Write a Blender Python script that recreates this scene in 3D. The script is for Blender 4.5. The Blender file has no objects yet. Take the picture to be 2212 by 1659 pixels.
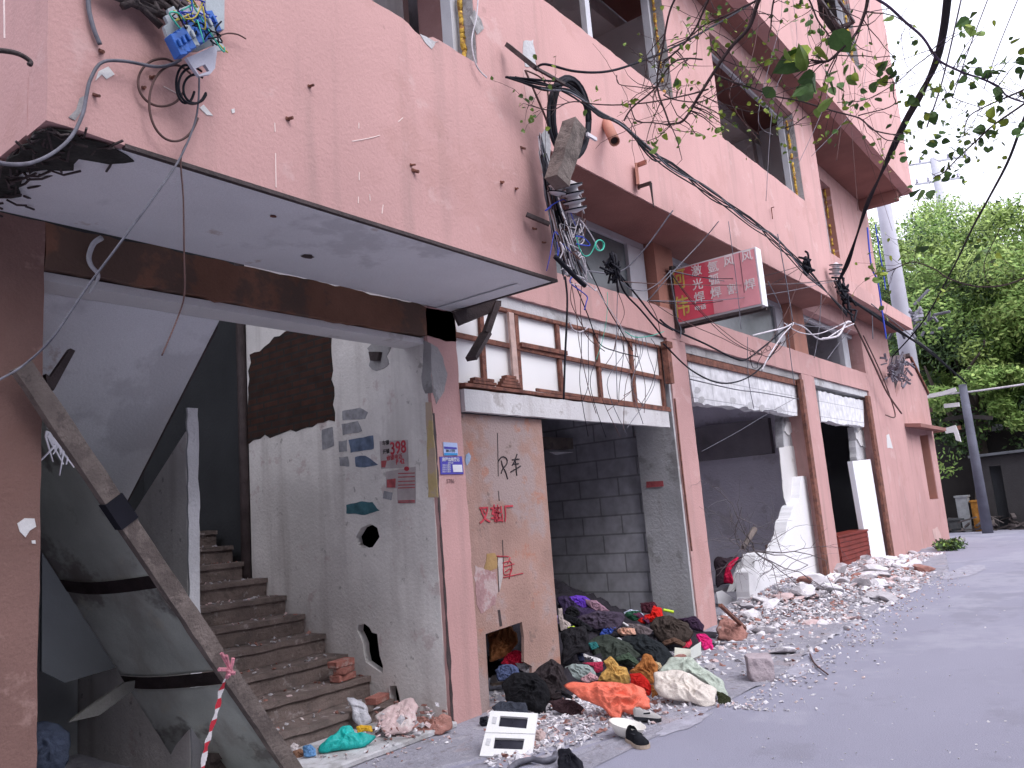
import bpy, bmesh, math, random
from mathutils import Vector, Matrix, noise
random.seed(7)
R=random.Random(11)
D=bpy.data; SC=bpy.context.scene
# ---------------------------------------------------------------- camera
F=1732.; CX,CY=1106.,829.5; H=1.6        # measured on a 2212 x 1659 copy of the photograph
ROLL=math.atan2(839,10530); PITCH=math.atan(284/1732.); YAW=math.radians(37.7)
fw=Vector((math.cos(PITCH)*math.cos(YAW),math.cos(PITCH)*math.sin(YAW),math.sin(PITCH)))
r0=Vector((math.sin(YAW),-math.cos(YAW),0)); u0=r0.cross(fw)
RT=r0*math.cos(ROLL)-u0*math.sin(ROLL); UP=RT.cross(fw)
CAM=Vector((0,0,H))
cd=D.cameras.new('camera'); cam=D.objects.new('camera',cd); SC.collection.objects.link(cam)
m=Matrix((RT,UP,-fw)).transposed().to_4x4(); m.translation=CAM; cam.matrix_world=m
cd.sensor_width=36; cd.lens=F/2212*36; cd.clip_start=.05; cd.clip_end=1500
SC.camera=cam
# ---------------------------------------------------------------- sky, sun, exposure
SUN_EL=math.radians(48); SUN_AZ=math.radians(-100)      # the sun stands behind cloud over the street side
w=D.worlds.new('World'); SC.world=w; w.use_nodes=True
nt=w.node_tree; nt.nodes.clear()
sky=nt.nodes.new('ShaderNodeTexSky'); sky.sky_type='NISHITA'; sky.sun_disc=False
sky.sun_elevation=SUN_EL; sky.sun_rotation=math.pi/2-SUN_AZ; sky.dust_density=3; sky.air_density=1; sky.ozone_density=1
hs=nt.nodes.new('ShaderNodeHueSaturation'); hs.inputs['Saturation'].default_value=.22; hs.inputs['Value'].default_value=1.45
tint=nt.nodes.new('ShaderNodeMix'); tint.data_type='RGBA'; tint.blend_type='MULTIPLY'; tint.inputs[0].default_value=1
tint.inputs[7].default_value=(.97,.97,1.10,1)
cl=nt.nodes.new('ShaderNodeTexNoise'); cl.inputs['Scale'].default_value=2.2; cl.inputs['Detail'].default_value=5
tcw=nt.nodes.new('ShaderNodeTexCoord'); nt.links.new(tcw.outputs['Generated'],cl.inputs['Vector'])
cr=nt.nodes.new('ShaderNodeMix'); cr.data_type='RGBA'; cr.inputs[6].default_value=(3.6,3.62,4.3,1); cr.inputs[7].default_value=(4.7,4.7,5.3,1); nt.links.new(cl.outputs['Fac'],cr.inputs[0])
ov=nt.nodes.new('ShaderNodeMix'); ov.data_type='RGBA'; ov.inputs[0].default_value=.75; nt.links.new(cr.outputs[2],ov.inputs[7])
bg=nt.nodes.new('ShaderNodeBackground'); bg.inputs[1].default_value=.15
out=nt.nodes.new('ShaderNodeOutputWorld')
nt.links.new(sky.outputs[0],hs.inputs['Color']); nt.links.new(hs.outputs[0],tint.inputs[6]); nt.links.new(tint.outputs[2],ov.inputs[6]); nt.links.new(ov.outputs[2],bg.inputs[0]); nt.links.new(bg.outputs[0],out.inputs[0])
ld=D.lights.new('sun','SUN'); ld.energy=.5; ld.angle=math.radians(40); ld.color=(1,.95,.93)
sun=D.objects.new('sun',ld); SC.collection.objects.link(sun)
sd=Vector((math.cos(SUN_EL)*math.cos(SUN_AZ),math.cos(SUN_EL)*math.sin(SUN_AZ),math.sin(SUN_EL)))
sun.rotation_euler=sd.to_track_quat('Z','Y').to_euler()
SC.view_settings.view_transform='Standard'; SC.view_settings.look='None'; SC.view_settings.gamma=1
SC.view_settings.exposure=1.52
SC.cycles.max_bounces=8; SC.cycles.diffuse_bounces=5
# ---------------------------------------------------------------- measuring helpers
def ray(u,v): return fw*F+RT*(u-CX)-UP*(v-CY)
def on(u,v,ax,val):
    d=ray(u,v); return CAM+d*((val-CAM[ax])/d[ax])
def dist(u,v,t): return CAM+ray(u,v).normalized()*t
def plane(u,v,p0,n):
    d=ray(u,v); return CAM+d*((p0-CAM).dot(n)/d.dot(n))
def zt(x0,y0,k): return lambda p:((x0+p[0]*k)/1.58228,(y0+p[1]*k)/1.58228)
z1=zt(0,0,1200/2212); z2=zt(1100,0,1200/2212); z3=zt(2300,0,1200/2212); z4=zt(0,800,1200/2212); z5=zt(1100,800,1200/2212); z6=zt(2300,800,1200/2212)
zA=zt(0,1700,1200/2152); zB=zt(900,1900,900/2059); zC=zt(1600,1800,1000/2011); zD=zt(2300,1700,1200/2152)
zT=zt(1700,400,600/1244); zR=zt(2850,1000,650/1198); zS=zt(2230,800,450/2196); zF=zt(1100,1350,500/2023); zP=zt(1570,1480,330/668); zM=zt(500,0,350/1936)
I=lambda p:p
Y0=4.62
# ---------------------------------------------------------------- materials
MATS={}
def M(name,col,rough=.85,var=.12,sc=2.0,bump=.15,bs=60,stain=None,metal=0,fine=.10,streak=0,spec=.3,trans=0):
    if name in MATS: return MATS[name]
    m=D.materials.new(name); m.use_nodes=True; n=m.node_tree; b=n.nodes['Principled BSDF']; L=n.links.new
    g=n.nodes.new('ShaderNodeNewGeometry'); pos=g.outputs['Position']
    def nz(scale,det=4,vec=None,rg=.55):
        t=n.nodes.new('ShaderNodeTexNoise'); t.inputs['Scale'].default_value=scale; t.inputs['Detail'].default_value=det; t.inputs['Roughness'].default_value=rg
        L(vec or pos,t.inputs['Vector']); return t.outputs['Fac']
    def mr(x,a,b_,c,d):
        t=n.nodes.new('ShaderNodeMapRange'); L(x,t.inputs[0])
        for i,v in enumerate((a,b_,c,d)): t.inputs[i+1].default_value=v
        return t.outputs[0]
    def mix(fac,a,b_,bt='MIX'):
        t=n.nodes.new('ShaderNodeMix'); t.data_type='RGBA'; t.blend_type=bt
        if isinstance(fac,(int,float)): t.inputs[0].default_value=fac
        else: L(fac,t.inputs[0])
        for i,x in ((6,a),(7,b_)):
            if isinstance(x,tuple): t.inputs[i].default_value=(*x[:3],1)
            else: L(x,t.inputs[i])
        return t.outputs[2]
    c=mix(mr(nz(sc),.3,.7,0,1),tuple(x*(1-var) for x in col),tuple(min(1,x*(1+var)) for x in col))
    if fine: 
        f=mr(nz(170,2),.25,.75,1-fine,1+fine)
        t=n.nodes.new('ShaderNodeVectorMath'); t.operation='SCALE'; L(c,t.inputs[0]); L(f,t.inputs[3]); c=t.outputs[0]
    if streak:
        mp=n.nodes.new('ShaderNodeMapping'); mp.inputs['Scale'].default_value=(3,3,.25); L(pos,mp.inputs[0])
        c=mix(mr(nz(1.6,6,mp.outputs[0]),.52,.72,0,streak),c,(.22,.17,.15))
    if stain:
        for st in (stain if isinstance(stain,list) else [stain]):
            c=mix(mr(nz(st[1],5,None,.65),st[2],st[2]+.06,0,st[3]),c,st[0])
    L(c,b.inputs['Base Color'])
    b.inputs['Roughness'].default_value=rough; b.inputs['Metallic'].default_value=metal; b.inputs['Specular IOR Level'].default_value=spec
    if trans: b.inputs['Transmission Weight'].default_value=trans
    if bump:
        bp=n.nodes.new('ShaderNodeBump'); bp.inputs['Strength'].default_value=bump; bp.inputs['Distance'].default_value=.02
        L(nz(bs,5),bp.inputs['Height']); L(bp.outputs[0],b.inputs['Normal'])
    MATS[name]=m; return m
def MB_(name,ax,c1,c2,cm,w=.24,h=.065,mort=.01,bump=.6,off=.5,rough=.9):
    m=D.materials.new(name); m.use_nodes=True; n=m.node_tree; b=n.nodes['Principled BSDF']; L=n.links.new
    g=n.nodes.new('ShaderNodeNewGeometry'); s=n.nodes.new('ShaderNodeSeparateXYZ'); L(g.outputs['Position'],s.inputs[0])
    k=n.nodes.new('ShaderNodeCombineXYZ'); L(s.outputs[ax],k.inputs[0]); L(s.outputs[2],k.inputs[1])
    t=n.nodes.new('ShaderNodeTexBrick'); L(k.outputs[0],t.inputs['Vector']); t.offset=off
    for nm,v in (('Color1',(*c1,1)),('Color2',(*c2,1)),('Mortar',(*cm,1)),('Scale',1.),('Mortar Size',mort),('Brick Width',w),('Row Height',h),('Bias',0.)): t.inputs[nm].default_value=v
    z=n.nodes.new('ShaderNodeTexNoise'); z.inputs['Scale'].default_value=7; z.inputs['Detail'].default_value=8; L(g.outputs['Position'],z.inputs['Vector'])
    r=n.nodes.new('ShaderNodeMapRange'); L(z.outputs['Fac'],r.inputs[0]); r.inputs[1].default_value=.3; r.inputs[2].default_value=.7; r.inputs[3].default_value=.75; r.inputs[4].default_value=1.15
    v=n.nodes.new('ShaderNodeVectorMath'); v.operation='SCALE'; L(t.outputs['Color'],v.inputs[0]); L(r.outputs[0],v.inputs[3]); L(v.outputs[0],b.inputs['Base Color'])
    bp=n.nodes.new('ShaderNodeBump'); bp.invert=True; bp.inputs['Strength'].default_value=bump; bp.inputs['Distance'].default_value=.02; L(t.outputs['Fac'],bp.inputs['Height']); L(bp.outputs[0],b.inputs['Normal'])
    b.inputs['Roughness'].default_value=rough; b.inputs['Specular IOR Level'].default_value=.2
    return m
PINK=M('pink_plaster',(.53,.315,.295),.9,.07,.9,.25,45,stain=[((.44,.25,.22),1.3,.56,.35),((.60,.42,.40),2.3,.60,.4),((.33,.20,.18),5,.66,.4)],streak=.30,fine=.08)
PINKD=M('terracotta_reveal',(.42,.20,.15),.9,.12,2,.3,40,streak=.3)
BEAMM=M('shaded_beam_paint',(.20,.10,.065),.9,.3,1.5,.3,40,stain=((.08,.07,.06),2,.5,.6))  # pink paint turned brown, the shade under the bay is in the colour
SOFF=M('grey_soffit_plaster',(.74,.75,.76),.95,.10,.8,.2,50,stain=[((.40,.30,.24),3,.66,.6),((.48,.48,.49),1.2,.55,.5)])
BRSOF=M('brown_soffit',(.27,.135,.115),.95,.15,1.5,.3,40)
WHITE=M('white_plaster',(.66,.65,.64),.92,.08,1.2,.25,40,stain=((.38,.35,.32),2.2,.58,.5),fine=.08)
DIRTW=M('dirty_stair_plaster',(.74,.71,.68),.95,.16,1.3,.4,35,stain=[((.55,.52,.50),1.9,.52,.3),((.50,.38,.37),4,.60,.5),((.20,.18,.16),9,.64,.6)],streak=.35)
CONC=M('bare_concrete',(.34,.33,.33),.95,.2,2.5,.6,30,stain=((.16,.15,.15),3,.55,.6))
CONCL=M('light_concrete',(.50,.50,.51),.95,.15,2.0,.5,30,stain=((.25,.24,.23),2.5,.56,.6),streak=.3)
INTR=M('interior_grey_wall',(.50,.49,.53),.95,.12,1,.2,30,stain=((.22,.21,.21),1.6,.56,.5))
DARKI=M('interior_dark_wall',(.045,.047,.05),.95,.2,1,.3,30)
RUST=M('rusty_steel',(.20,.085,.06),.8,.35,9,.4,60,stain=((.09,.04,.035),12,.52,.7))
DARKST=M('dark_rusty_steel',(.06,.045,.045),.7,.3,9,.4,60)
ALU=M('grey_window_frame',(.50,.51,.54),.6,.1,4,.1,60)
FOAM=M('yellow_sealing_foam',(.62,.40,.07),.9,.35,16,1.0,35,stain=((.25,.10,.05),14,.5,.8))
WOOD=M('weathered_wood',(.17,.14,.125),.9,.3,5,.6,50,stain=((.08,.065,.06),6,.5,.6))
PLY=M('dirty_plywood',(.37,.235,.195),.9,.16,2.2,.4,60,stain=[((.34,.28,.27),1.1,.50,.75),((.42,.17,.10),3.1,.60,.6),((.18,.13,.11),5,.62,.7)],streak=.4)
RED=M('wood_red',(.19,.035,.025),.5,.25,6,.2,60)
PANEL=M('white_board_panel',(.86,.86,.85),.7,.03,1,.05,30,fine=.03)
AAC=MB_('white_aac_block',0,(.74,.74,.75),(.68,.68,.70),(.40,.40,.42),.6,.3,.006,.3,0)
AACW=MB_('grey_block_wall',1,(.64,.64,.68),(.56,.56,.60),(.36,.36,.38),.62,.25,.012,.6)
BRICKP=MB_('old_brick_exposed',1,(.065,.03,.022),(.045,.025,.02),(.035,.03,.028),.24,.07,.012,.8)
ASPH=M('road_concrete',(.285,.285,.35),.95,.06,.5,.35,90,stain=[((.37,.37,.43),.35,.52,.5),((.22,.22,.26),.8,.56,.45),((.20,.20,.22),3.5,.66,.35),((.45,.45,.49),5,.66,.4)],fine=.2)
DUST=M('dusty_ground',(.29,.285,.325),1,.12,3,.9,22,stain=[((.42,.41,.44),7,.56,.5),((.17,.15,.155),11,.58,.6),((.33,.26,.25),2.1,.58,.4)],fine=.3)
RB_W=M('rubble_plaster',(.72,.70,.72),.95,.15,5,.5,40,stain=((.35,.32,.32),8,.55,.5))
RB_P=M('rubble_pink_plaster',(.58,.44,.43),.95,.2,5,.5,40,stain=((.60,.55,.53),8,.52,.7))
RB_G=M('rubble_concrete',(.46,.44,.46),.95,.2,5,.6,40)
RB_R=M('rubble_brick',(.34,.17,.14),.95,.25,8,.6,40,stain=((.5,.42,.40),9,.58,.6))
BLACKP=M('black_cable_sheath',(.012,.012,.018),.7,.2,5,0,spec=.15)
GREYP=M('grey_cable_sheath',(.13,.13,.155),.6,.3,15,0)
WHITEP=M('pale_wire',(.55,.52,.55),.6,.2,9,0)
BROWNW=M('brown_wire',(.10,.055,.05),.7,.2,9,0)
TEALW=M('green_wire',(.04,.42,.30),.5,.1,9,0)
BLUEW=M('blue_cord',(.03,.06,.42),.6,.1,9,0)
LEAF=M('young_leaf',(.17,.26,.05),.6,.35,14,.1,60)
LEAFD=M('dark_leaf',(.08,.155,.04),.6,.35,14,.1,60)
BARK=M('thin_bark',(.07,.045,.045),.9,.3,20,.4,60)
TRUNKM=M('tree_bark',(.075,.06,.05),.95,.3,6,.8,20)
# ---------------------------------------------------------------- object helpers
def tag(o,label=None,cat=None,group=None,kind=None):
    if label: o['label']=label
    if cat: o['category']=cat
    if group: o['group']=group
    if kind: o['kind']=kind
    return o
def T(name,label,cat,loc=(0,0,0),group=None):
    o=D.objects.new(name,None); SC.collection.objects.link(o); o.location=loc; o.empty_display_size=.2
    bpy.context.view_layer.update() if False else None
    return tag(o,label,cat,group)
def finish(name,bm,mat,parent=None,smooth=False,label=None,cat=None,group=None,kind=None,recalc=True):
    if recalc: bmesh.ops.recalc_face_normals(bm,faces=bm.faces)
    xs=[v.co for v in bm.verts]
    c=Vector(((min(p.x for p in xs)+max(p.x for p in xs))/2,(min(p.y for p in xs)+max(p.y for p in xs))/2,min(p.z for p in xs)))
    bmesh.ops.translate(bm,verts=bm.verts,vec=-c)
    me=D.meshes.new(name); bm.to_mesh(me); bm.free()
    if smooth:
        me.polygons.foreach_set('use_smooth',[True]*len(me.polygons))
    for mm in (mat if isinstance(mat,(list,tuple)) else [mat]): me.materials.append(mm)
    o=D.objects.new(name,me); SC.collection.objects.link(o); o.location=c
    if parent is not None:
        o.parent=parent; q=parent
        off=Vector((0,0,0))
        while q is not None: off+=q.location; q=q.parent
        o.location=c-off
    return tag(o,label,cat,group,kind)
def bx(bm,x0,x1,y0,y1,z0,z1,mi=0):
    vs=[bm.verts.new((x,y,z)) for x in (x0,x1) for y in (y0,y1) for z in (z0,z1)]
    for f in ((0,1,3,2),(4,6,7,5),(0,4,5,1),(2,3,7,6),(0,2,6,4),(1,5,7,3)):
        bm.faces.new([vs[i] for i in f]).material_index=mi
def box(name,mat,parent,x0,x1,y0,y1,z0,z1,bev=0,**k):
    bm=bmesh.new(); bx(bm,min(x0,x1),max(x0,x1),min(y0,y1),max(y0,y1),min(z0,z1),max(z0,z1))
    if bev: bmesh.ops.bevel(bm,geom=bm.edges[:],offset=bev,segments=1,affect='EDGES')
    return finish(name,bm,mat,parent,**k)
def prism(bm,pts,vec,holes=()):
    """a flat outline (with holes) given thickness vec"""
    vec=Vector(vec); edges=[]
    loops=[]
    for lp in [pts]+list(holes):
        vs=[bm.verts.new(p) for p in lp]; loops.append(vs)
        for i in range(len(vs)): edges.append(bm.edges.new((vs[i],vs[(i+1)%len(vs)])))
    if holes:
        r=bmesh.ops.triangle_fill(bm,use_beauty=True,use_dissolve=False,edges=edges)
        fs=[f for f in r['geom'] if isinstance(f,bmesh.types.BMFace)]
    else: fs=[bm.faces.new(loops[0])]
    r=bmesh.ops.extrude_face_region(bm,geom=fs)
    bmesh.ops.translate(bm,verts=[v for v in r['geom'] if isinstance(v,bmesh.types.BMVert)],vec=vec)
    return bm
def rough_poly(pts,amp,step=.06,seed=0):
    """subdivide a polygon's sides and make them ragged"""
    o=[]; n=len(pts)
    for i in range(n):
        a=Vector(pts[i]); b=Vector(pts[(i+1)%n]); k=max(1,int((b-a).length/step)); d=(b-a)
        pr=Vector((d.z,0,-d.x)) if abs(d.y)<1e-6 else (Vector((0,d.z,-d.y)) if abs(d.x)<1e-6 else d.orthogonal())
        pr=pr.normalized() if pr.length>0 else pr
        for j in range(k):
            t=j/k; p=a+d*t
            if j: p=p+pr*noise.noise(Vector((p.x*9+seed,p.y*9,p.z*9)))*amp*2
            o.append(p)
    return o
def slab(name,mat,parent,pts,vec,holes=(),smooth=False,**k):
    bm=bmesh.new(); prism(bm,[Vector(p) for p in pts],vec,[[Vector(p) for p in h] for h in holes]); return finish(name,bm,mat,parent,smooth,**k)
def px(pts,ax,val,zf=I): return [on(*zf(p),ax,val) for p in pts]
def rect(x0,x1,z0,z1,y): return [(x0,y,z0),(x1,y,z0),(x1,y,z1),(x0,y,z1)]
def tube(bm,pts,r,n=6,r1=None,mi=0):
    pts=[Vector(p) for p in pts]; rings=[]; m_=len(pts); a=None
    for i,p in enumerate(pts):
        d=(pts[min(i+1,m_-1)]-pts[max(i-1,0)])
        if d.length<1e-9: d=Vector((0,0,1))
        d.normalize()
        if a is None: a=d.orthogonal().normalized()
        a=(a-d*a.dot(d)); a=a.normalized() if a.length>1e-6 else d.orthogonal().normalized()
        b=d.cross(a); rr=r if r1 is None else r+(r1-r)*i/(m_-1)
        rings.append([bm.verts.new(p+(a*math.cos(t)+b*math.sin(t))*rr) for t in [2*math.pi*j/n for j in range(n)]])
    for i in range(m_-1):
        for j in range(n): bm.faces.new((rings[i][j],rings[i][(j+1)%n],rings[i+1][(j+1)%n],rings[i+1][j])).material_index=mi
    bm.faces.new(rings[0][::-1]).material_index=mi; bm.faces.new(rings[-1]).material_index=mi
def smoothpath(P,k=6):
    P=[Vector(p) for p in P]
    if len(P)<3: return [P[0].lerp(P[-1],i/k) for i in range(k+1)]
    o=[]
    for i in range(len(P)-1):
        p0=P[max(i-1,0)];p1=P[i];p2=P[i+1];p3=P[min(i+2,len(P)-1)]
        for j in range(k):
            t=j/k; o.append(.5*((2*p1)+(p2-p0)*t+(2*p0-5*p1+4*p2-p3)*t*t+(3*p1-p0-3*p2+p3)*t**3))
    o.append(P[-1]); return o
def cable(name,mat,pts,r,parent=None,k=6,**kw):
    bm=bmesh.new(); tube(bm,smoothpath(pts,k),r); return finish(name,bm,mat,parent,True,**kw)
def bar(bm,a,b,w_,h_,up=Vector((0,0,1))):
    a=Vector(a);b=Vector(b);d=(b-a).normalized(); s=d.cross(up)
    s=s.normalized() if s.length>1e-5 else d.orthogonal().normalized(); t=s.cross(d)
    q=[(s*x*w_/2+t*y*h_/2) for x,y in ((-1,-1),(1,-1),(1,1),(-1,1))]
    A=[bm.verts.new(a+p) for p in q];B=[bm.verts.new(b+p) for p in q]
    bm.faces.new(A[::-1]);bm.faces.new(B)
    for i in range(4): bm.faces.new((A[i],A[(i+1)%4],B[(i+1)%4],B[i]))
def text(name,s,mat,org,right,up,size,parent,depth=.004,bold=.0,align='CENTER',sx=1.0):
    cu=D.curves.new(name,'FONT'); cu.body=s; cu.size=1; cu.align_x=align; cu.align_y='CENTER'; cu.offset=bold; cu.extrude=depth/size/2; cu.resolution_u=3
    o=D.objects.new('tmp_text',cu); SC.collection.objects.link(o)
    bpy.context.view_layer.update()
    me=D.meshes.new_from_object(o.evaluated_get(bpy.context.evaluated_depsgraph_get())); D.objects.remove(o)
    right=Vector(right).normalized();up=Vector(up).normalized();nn=right.cross(up)
    bm=bmesh.new(); bm.from_mesh(me); D.meshes.remove(me)
    for v in bm.verts: v.co=Vector(org)+right*v.co.x*size*sx+up*v.co.y*size+nn*v.co.z*size
    if not bm.verts: bm.free(); return None
    return finish(name,bm,mat,parent,recalc=False)
# ---------------------------------------------------------------- ground and road
bm=bmesh.new(); n_=24
gv=[[bm.verts.new((-60+360*i/n_,-120+260*j/n_,0)) for j in range(n_+1)] for i in range(n_+1)]
for i in range(n_):
    for j in range(n_): bm.faces.new((gv[i][j],gv[i+1][j],gv[i+1][j+1],gv[i][j+1]))
finish('road',bm,ASPH,kind='structure')
rk=random.Random(31)
CRK=M('road_crack',(.10,.10,.11),1,.2,5,0)
for q_ in range(7):
    bm=bmesh.new(); p=Vector((rk.uniform(4,20),rk.uniform(-3.5,2.5),0)); d=Vector((rk.gauss(1,.5),rk.gauss(0,.6),0)).normalized(); L_=[]
    for i in range(40):
        d=(d+Vector((rk.gauss(0,.35),rk.gauss(0,.35),0))).normalized(); p=p+d*.09; w_=rk.uniform(.002,.006); sd_=Vector((-d.y,d.x,0))*w_; L_.append((bm.verts.new((p.x+sd_.x,p.y+sd_.y,.0035)),bm.verts.new((p.x-sd_.x,p.y-sd_.y,.0035))))
    for i in range(39): bm.faces.new((L_[i][0],L_[i+1][0],L_[i+1][1],L_[i][1]))
    finish('road_crack',bm,CRK,kind='structure')
for (u,v,a_,b_) in ((1690,1395,.9,.25),(1780,1340,.8,.2),(1890,1290,1.3,.3),(1740,1440,.5,.12),(1480,1560,.4,.1),(2080,1235,1.2,.25)):
    c=on(u,v,2,.0045); bm=bmesh.new(); vs=[]
    for k in range(30):
        t=2*math.pi*k/30; r_=1+.5*noise.noise(Vector((math.cos(t)*2+u,math.sin(t)*2,0))); vs.append(bm.verts.new((c.x+math.cos(t)*a_*r_,c.y+math.sin(t)*b_*r_,.0045)))
    bm.faces.new(vs); finish('plaster_dust',bm,M('plaster_dust',(.35,.345,.40),1,.2,9,.3,60),kind='structure')
# dusty strip along the foot of the building
edge=[(1040,1659),(1250,1640),(1330,1580),(1450,1540),(1600,1500),(1680,1465),(1760,1400),(1850,1350),(1950,1290),(2050,1235)]
pts=[on(u,v,2,.004) for u,v in edge]
pts=[Vector((1.0,3.2,.004)),Vector((2.6,3.9,.004))]+pts+[Vector((24,4.55,.004)),Vector((21,9,.004)),Vector((1.0,9,.004))]
bm=bmesh.new(); bm.faces.new([bm.verts.new(p) for p in rough_poly(pts,.05,.12)]); bmesh.ops.triangulate(bm,faces=bm.faces)
for f in bm.faces: f.normal_update()
finish('rubble_ground',bm,DUST,kind='structure')
# ---------------------------------------------------------------- the pink building
BLD=T('derelict_building','half demolished pink three storey building with open shops and a bare stairwell','building',(5,4.62,0))
WD=(0,.24,0)
# columns and ground-floor walls
def col(x0,x1,z1=4.13,y1=5.05,lab=None):
    bm=bmesh.new(); prism(bm,rough_poly(rect(x0,x1,0,z1,Y0),.006,.08,x0),(0,y1-Y0,0)); return finish('column',bm,PINK,BLD,label=lab)
TERRA=M('shaded_terracotta_plaster',(.215,.125,.105),.9,.15,1.3,.3,45,stain=[((.20,.11,.09),1.1,.52,.5),((.45,.30,.26),3,.60,.4)],streak=.3)  # dimness of the left end is put into this darker colour
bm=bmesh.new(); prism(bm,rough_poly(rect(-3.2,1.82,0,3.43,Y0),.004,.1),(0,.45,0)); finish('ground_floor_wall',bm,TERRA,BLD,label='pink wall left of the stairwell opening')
col(4.86,5.22,3.43,4.95,'pink column beside the stairwell with blue plates on it')
col(9.33,9.85,3.72,5.18,'pink column right of the clothes pile'); col(14.5,15.2,3.72,5.1,'pink column between the two far shop openings')
for x0,x1 in ((9.33,9.85),(14.47,15.22)):
    box('wall_pier',PINKD,BLD,x0,x1,4.66,4.95,4.14,5.03)
bm=bmesh.new(); prism(bm,rough_poly(rect(18.97,21.5,0,8.7,Y0),.004,.1),(0,.4,0)); finish('end_wall',bm,PINK,BLD)
# stairwell beam
bm=bmesh.new(); prism(bm,rough_poly(rect(1.82,5.22,3.16,3.43,Y0+.0),.012,.07,3),(0,.28,0))
finish('beam',bm,BEAMM,BLD,label='shaded brown beam over the stairwell')
bm=bmesh.new(); prism(bm,rough_poly([(1.83,4.66,3.152),(4.86,4.66,3.152),(4.86,4.9,3.152),(1.83,4.9,3.152)],.0,.07,3),(0,0,-.05)); finish('beam_underside',bm,WHITE,BLD)
# ground-floor lintel band under the clerestory
bm=bmesh.new(); prism(bm,rough_poly(rect(5.222,18.968,3.722,4.13,Y0),.004,.1,5),(0,.33,0)); finish('lintel_band',bm,PINK,BLD)
box('lintel_strip',CONCL,BLD,5.23,9.32,4.66,4.93,3.6,3.72)
box('lintel_strip',CONC,BLD,9.86,14.49,4.67,4.93,3.60,3.72); box('lintel_strip',CONCL,BLD,15.21,18.96,4.66,4.93,3.58,3.72)
# projecting stairwell bay (first floor)
YB=3.46
hole1=[(2.0,YB,4.975),(4.37,YB,4.975),(4.37,YB,6.75),(2.0,YB,6.75)]
h1=rough_poly(hole1,.006,.06,9)
for i,p in enumerate(h1):      # the chipped sill
    if 3.62<p.x<3.88 and p.z<5.05: h1[i]=Vector((p.x,p.y,p.z-.05*math.sin((p.x-3.62)/.26*math.pi)))
slab('bay_wall',PINK,BLD,rough_poly(rect(1.36,5.18,3.43,12.,YB),.005,.12),(0,.2,0),[h1])
box('bay_side_wall',PINK,BLD,1.36,1.56,YB+.2,4.62,3.44,12.)
box('bay_side_wall',PINK,BLD,4.98,5.18,YB+.2,4.6,3.44,12.)
bm=bmesh.new()
sp=[(1.64,3.52),(5.17,3.47),(5.17,4.61),(1.37,4.61),(1.40,4.4),(1.52,4.2),(1.46,4.05),(1.62,3.9),(1.55,3.75),(1.70,3.66)]
prism(bm,[Vector((x,y,3.434)) for x,y in sp],(0,0,.14)); finish('bay_soffit',bm,SOFF,BLD)
slab('soffit_render',SOFF,BLD,[(1.72,3.485,3.421),(5.15,3.485,3.421),(5.15,3.70,3.421),(1.62,3.70,3.421),(1.60,3.6,3.421)],(0,0,.006))
box('soffit_render',SOFF,BLD,4.97,5.15,3.702,4.6,3.421,3.427)
box('bay_floor',DARKI,BLD,1.57,4.97,YB+.21,4.61,3.58,3.66)
bm=bmesh.new(); bar(bm,(1.7,YB+.012,3.425),(5.18,YB+.012,3.425),.03,.022); bar(bm,(5.165,YB+.02,3.424),(5.165,4.6,3.424),.03,.02); finish('drip_edge',bm,DARKST,BLD)
# sooty torn mesh at the corner of the soffit
bm=bmesh.new()
for i in range(90):
    a=Vector((1.37+R.random()*.22,3.47+R.random()*1.1,3.42)); a.x=1.37+abs(R.gauss(0,.10)); b=a+Vector((R.gauss(.03,.05),R.gauss(0,.09),R.gauss(0.0,.025)))
    tube(bm,[a,(a+b)/2+Vector((0,0,R.gauss(-.01,.01))),b],.006,4)
finish('torn_lath',bm,DARKST,BLD)
def soot(pts,z_,nm):
    q=rough_poly([Vector((x,y,z_)) for x,y in pts],0,.05); c_=sum((Vector(p) for p in q),Vector())/len(q)
    q=[Vector(p)+(Vector(p)-c_)*(.22*noise.noise(Vector(p)*23)) for p in q]; slab(nm,M('soot_mesh',(.035,.035,.032),1,.4,9,.9,25),BLD,q,(0,0,.006))
soot([(1.37,3.48),(1.62,3.50),(1.80,3.56),(1.74,3.66),(1.60,3.70),(1.64,3.84),(1.50,3.95),(1.44,4.10),(1.37,4.1)],3.412,'torn_mesh')
soot([(1.37,4.05),(1.50,4.10),(1.58,4.30),(1.47,4.45),(1.37,4.40)],3.410,'torn_mesh')
# holes and fittings on the soffit
for p,s in (((665,554),.045),((590,527-60),.02),((900,525),.03)):
    c=on(*p,2,3.43); bm=bmesh.new(); prism(bm,[c+Vector((math.cos(t)*s*R.uniform(.8,1.2),math.sin(t)*s*.8*R.uniform(.8,1.2),-.003)) for t in [i*.5236 for i in range(12)]],(0,0,.003)); finish('soffit_hole',bm,DARKST if s>.04 else RUST,BLD)
# main first-floor facade
Y1=4.0
w2h=rough_poly([(5.75,Y1,6.69),(9.03,Y1,6.69),(9.03,Y1,8.3),(5.75,Y1,8.3)],.008,.1,2)
w3h=rough_poly([(10.53,Y1,6.69),(14.07,Y1,6.69),(14.07,Y1,8.35),(10.53,Y1,8.35)],.008,.1,4)
slab('first_floor_wall',PINK,BLD,rough_poly(rect(5.185,15.2,5.03,8.7,Y1),.004,.1),(0,.24,0),[w2h,w3h])
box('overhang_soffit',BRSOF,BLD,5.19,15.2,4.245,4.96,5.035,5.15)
box('overhang_drip',BRSOF,BLD,5.19,15.2,4.02,4.24,5.022,5.029)
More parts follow.
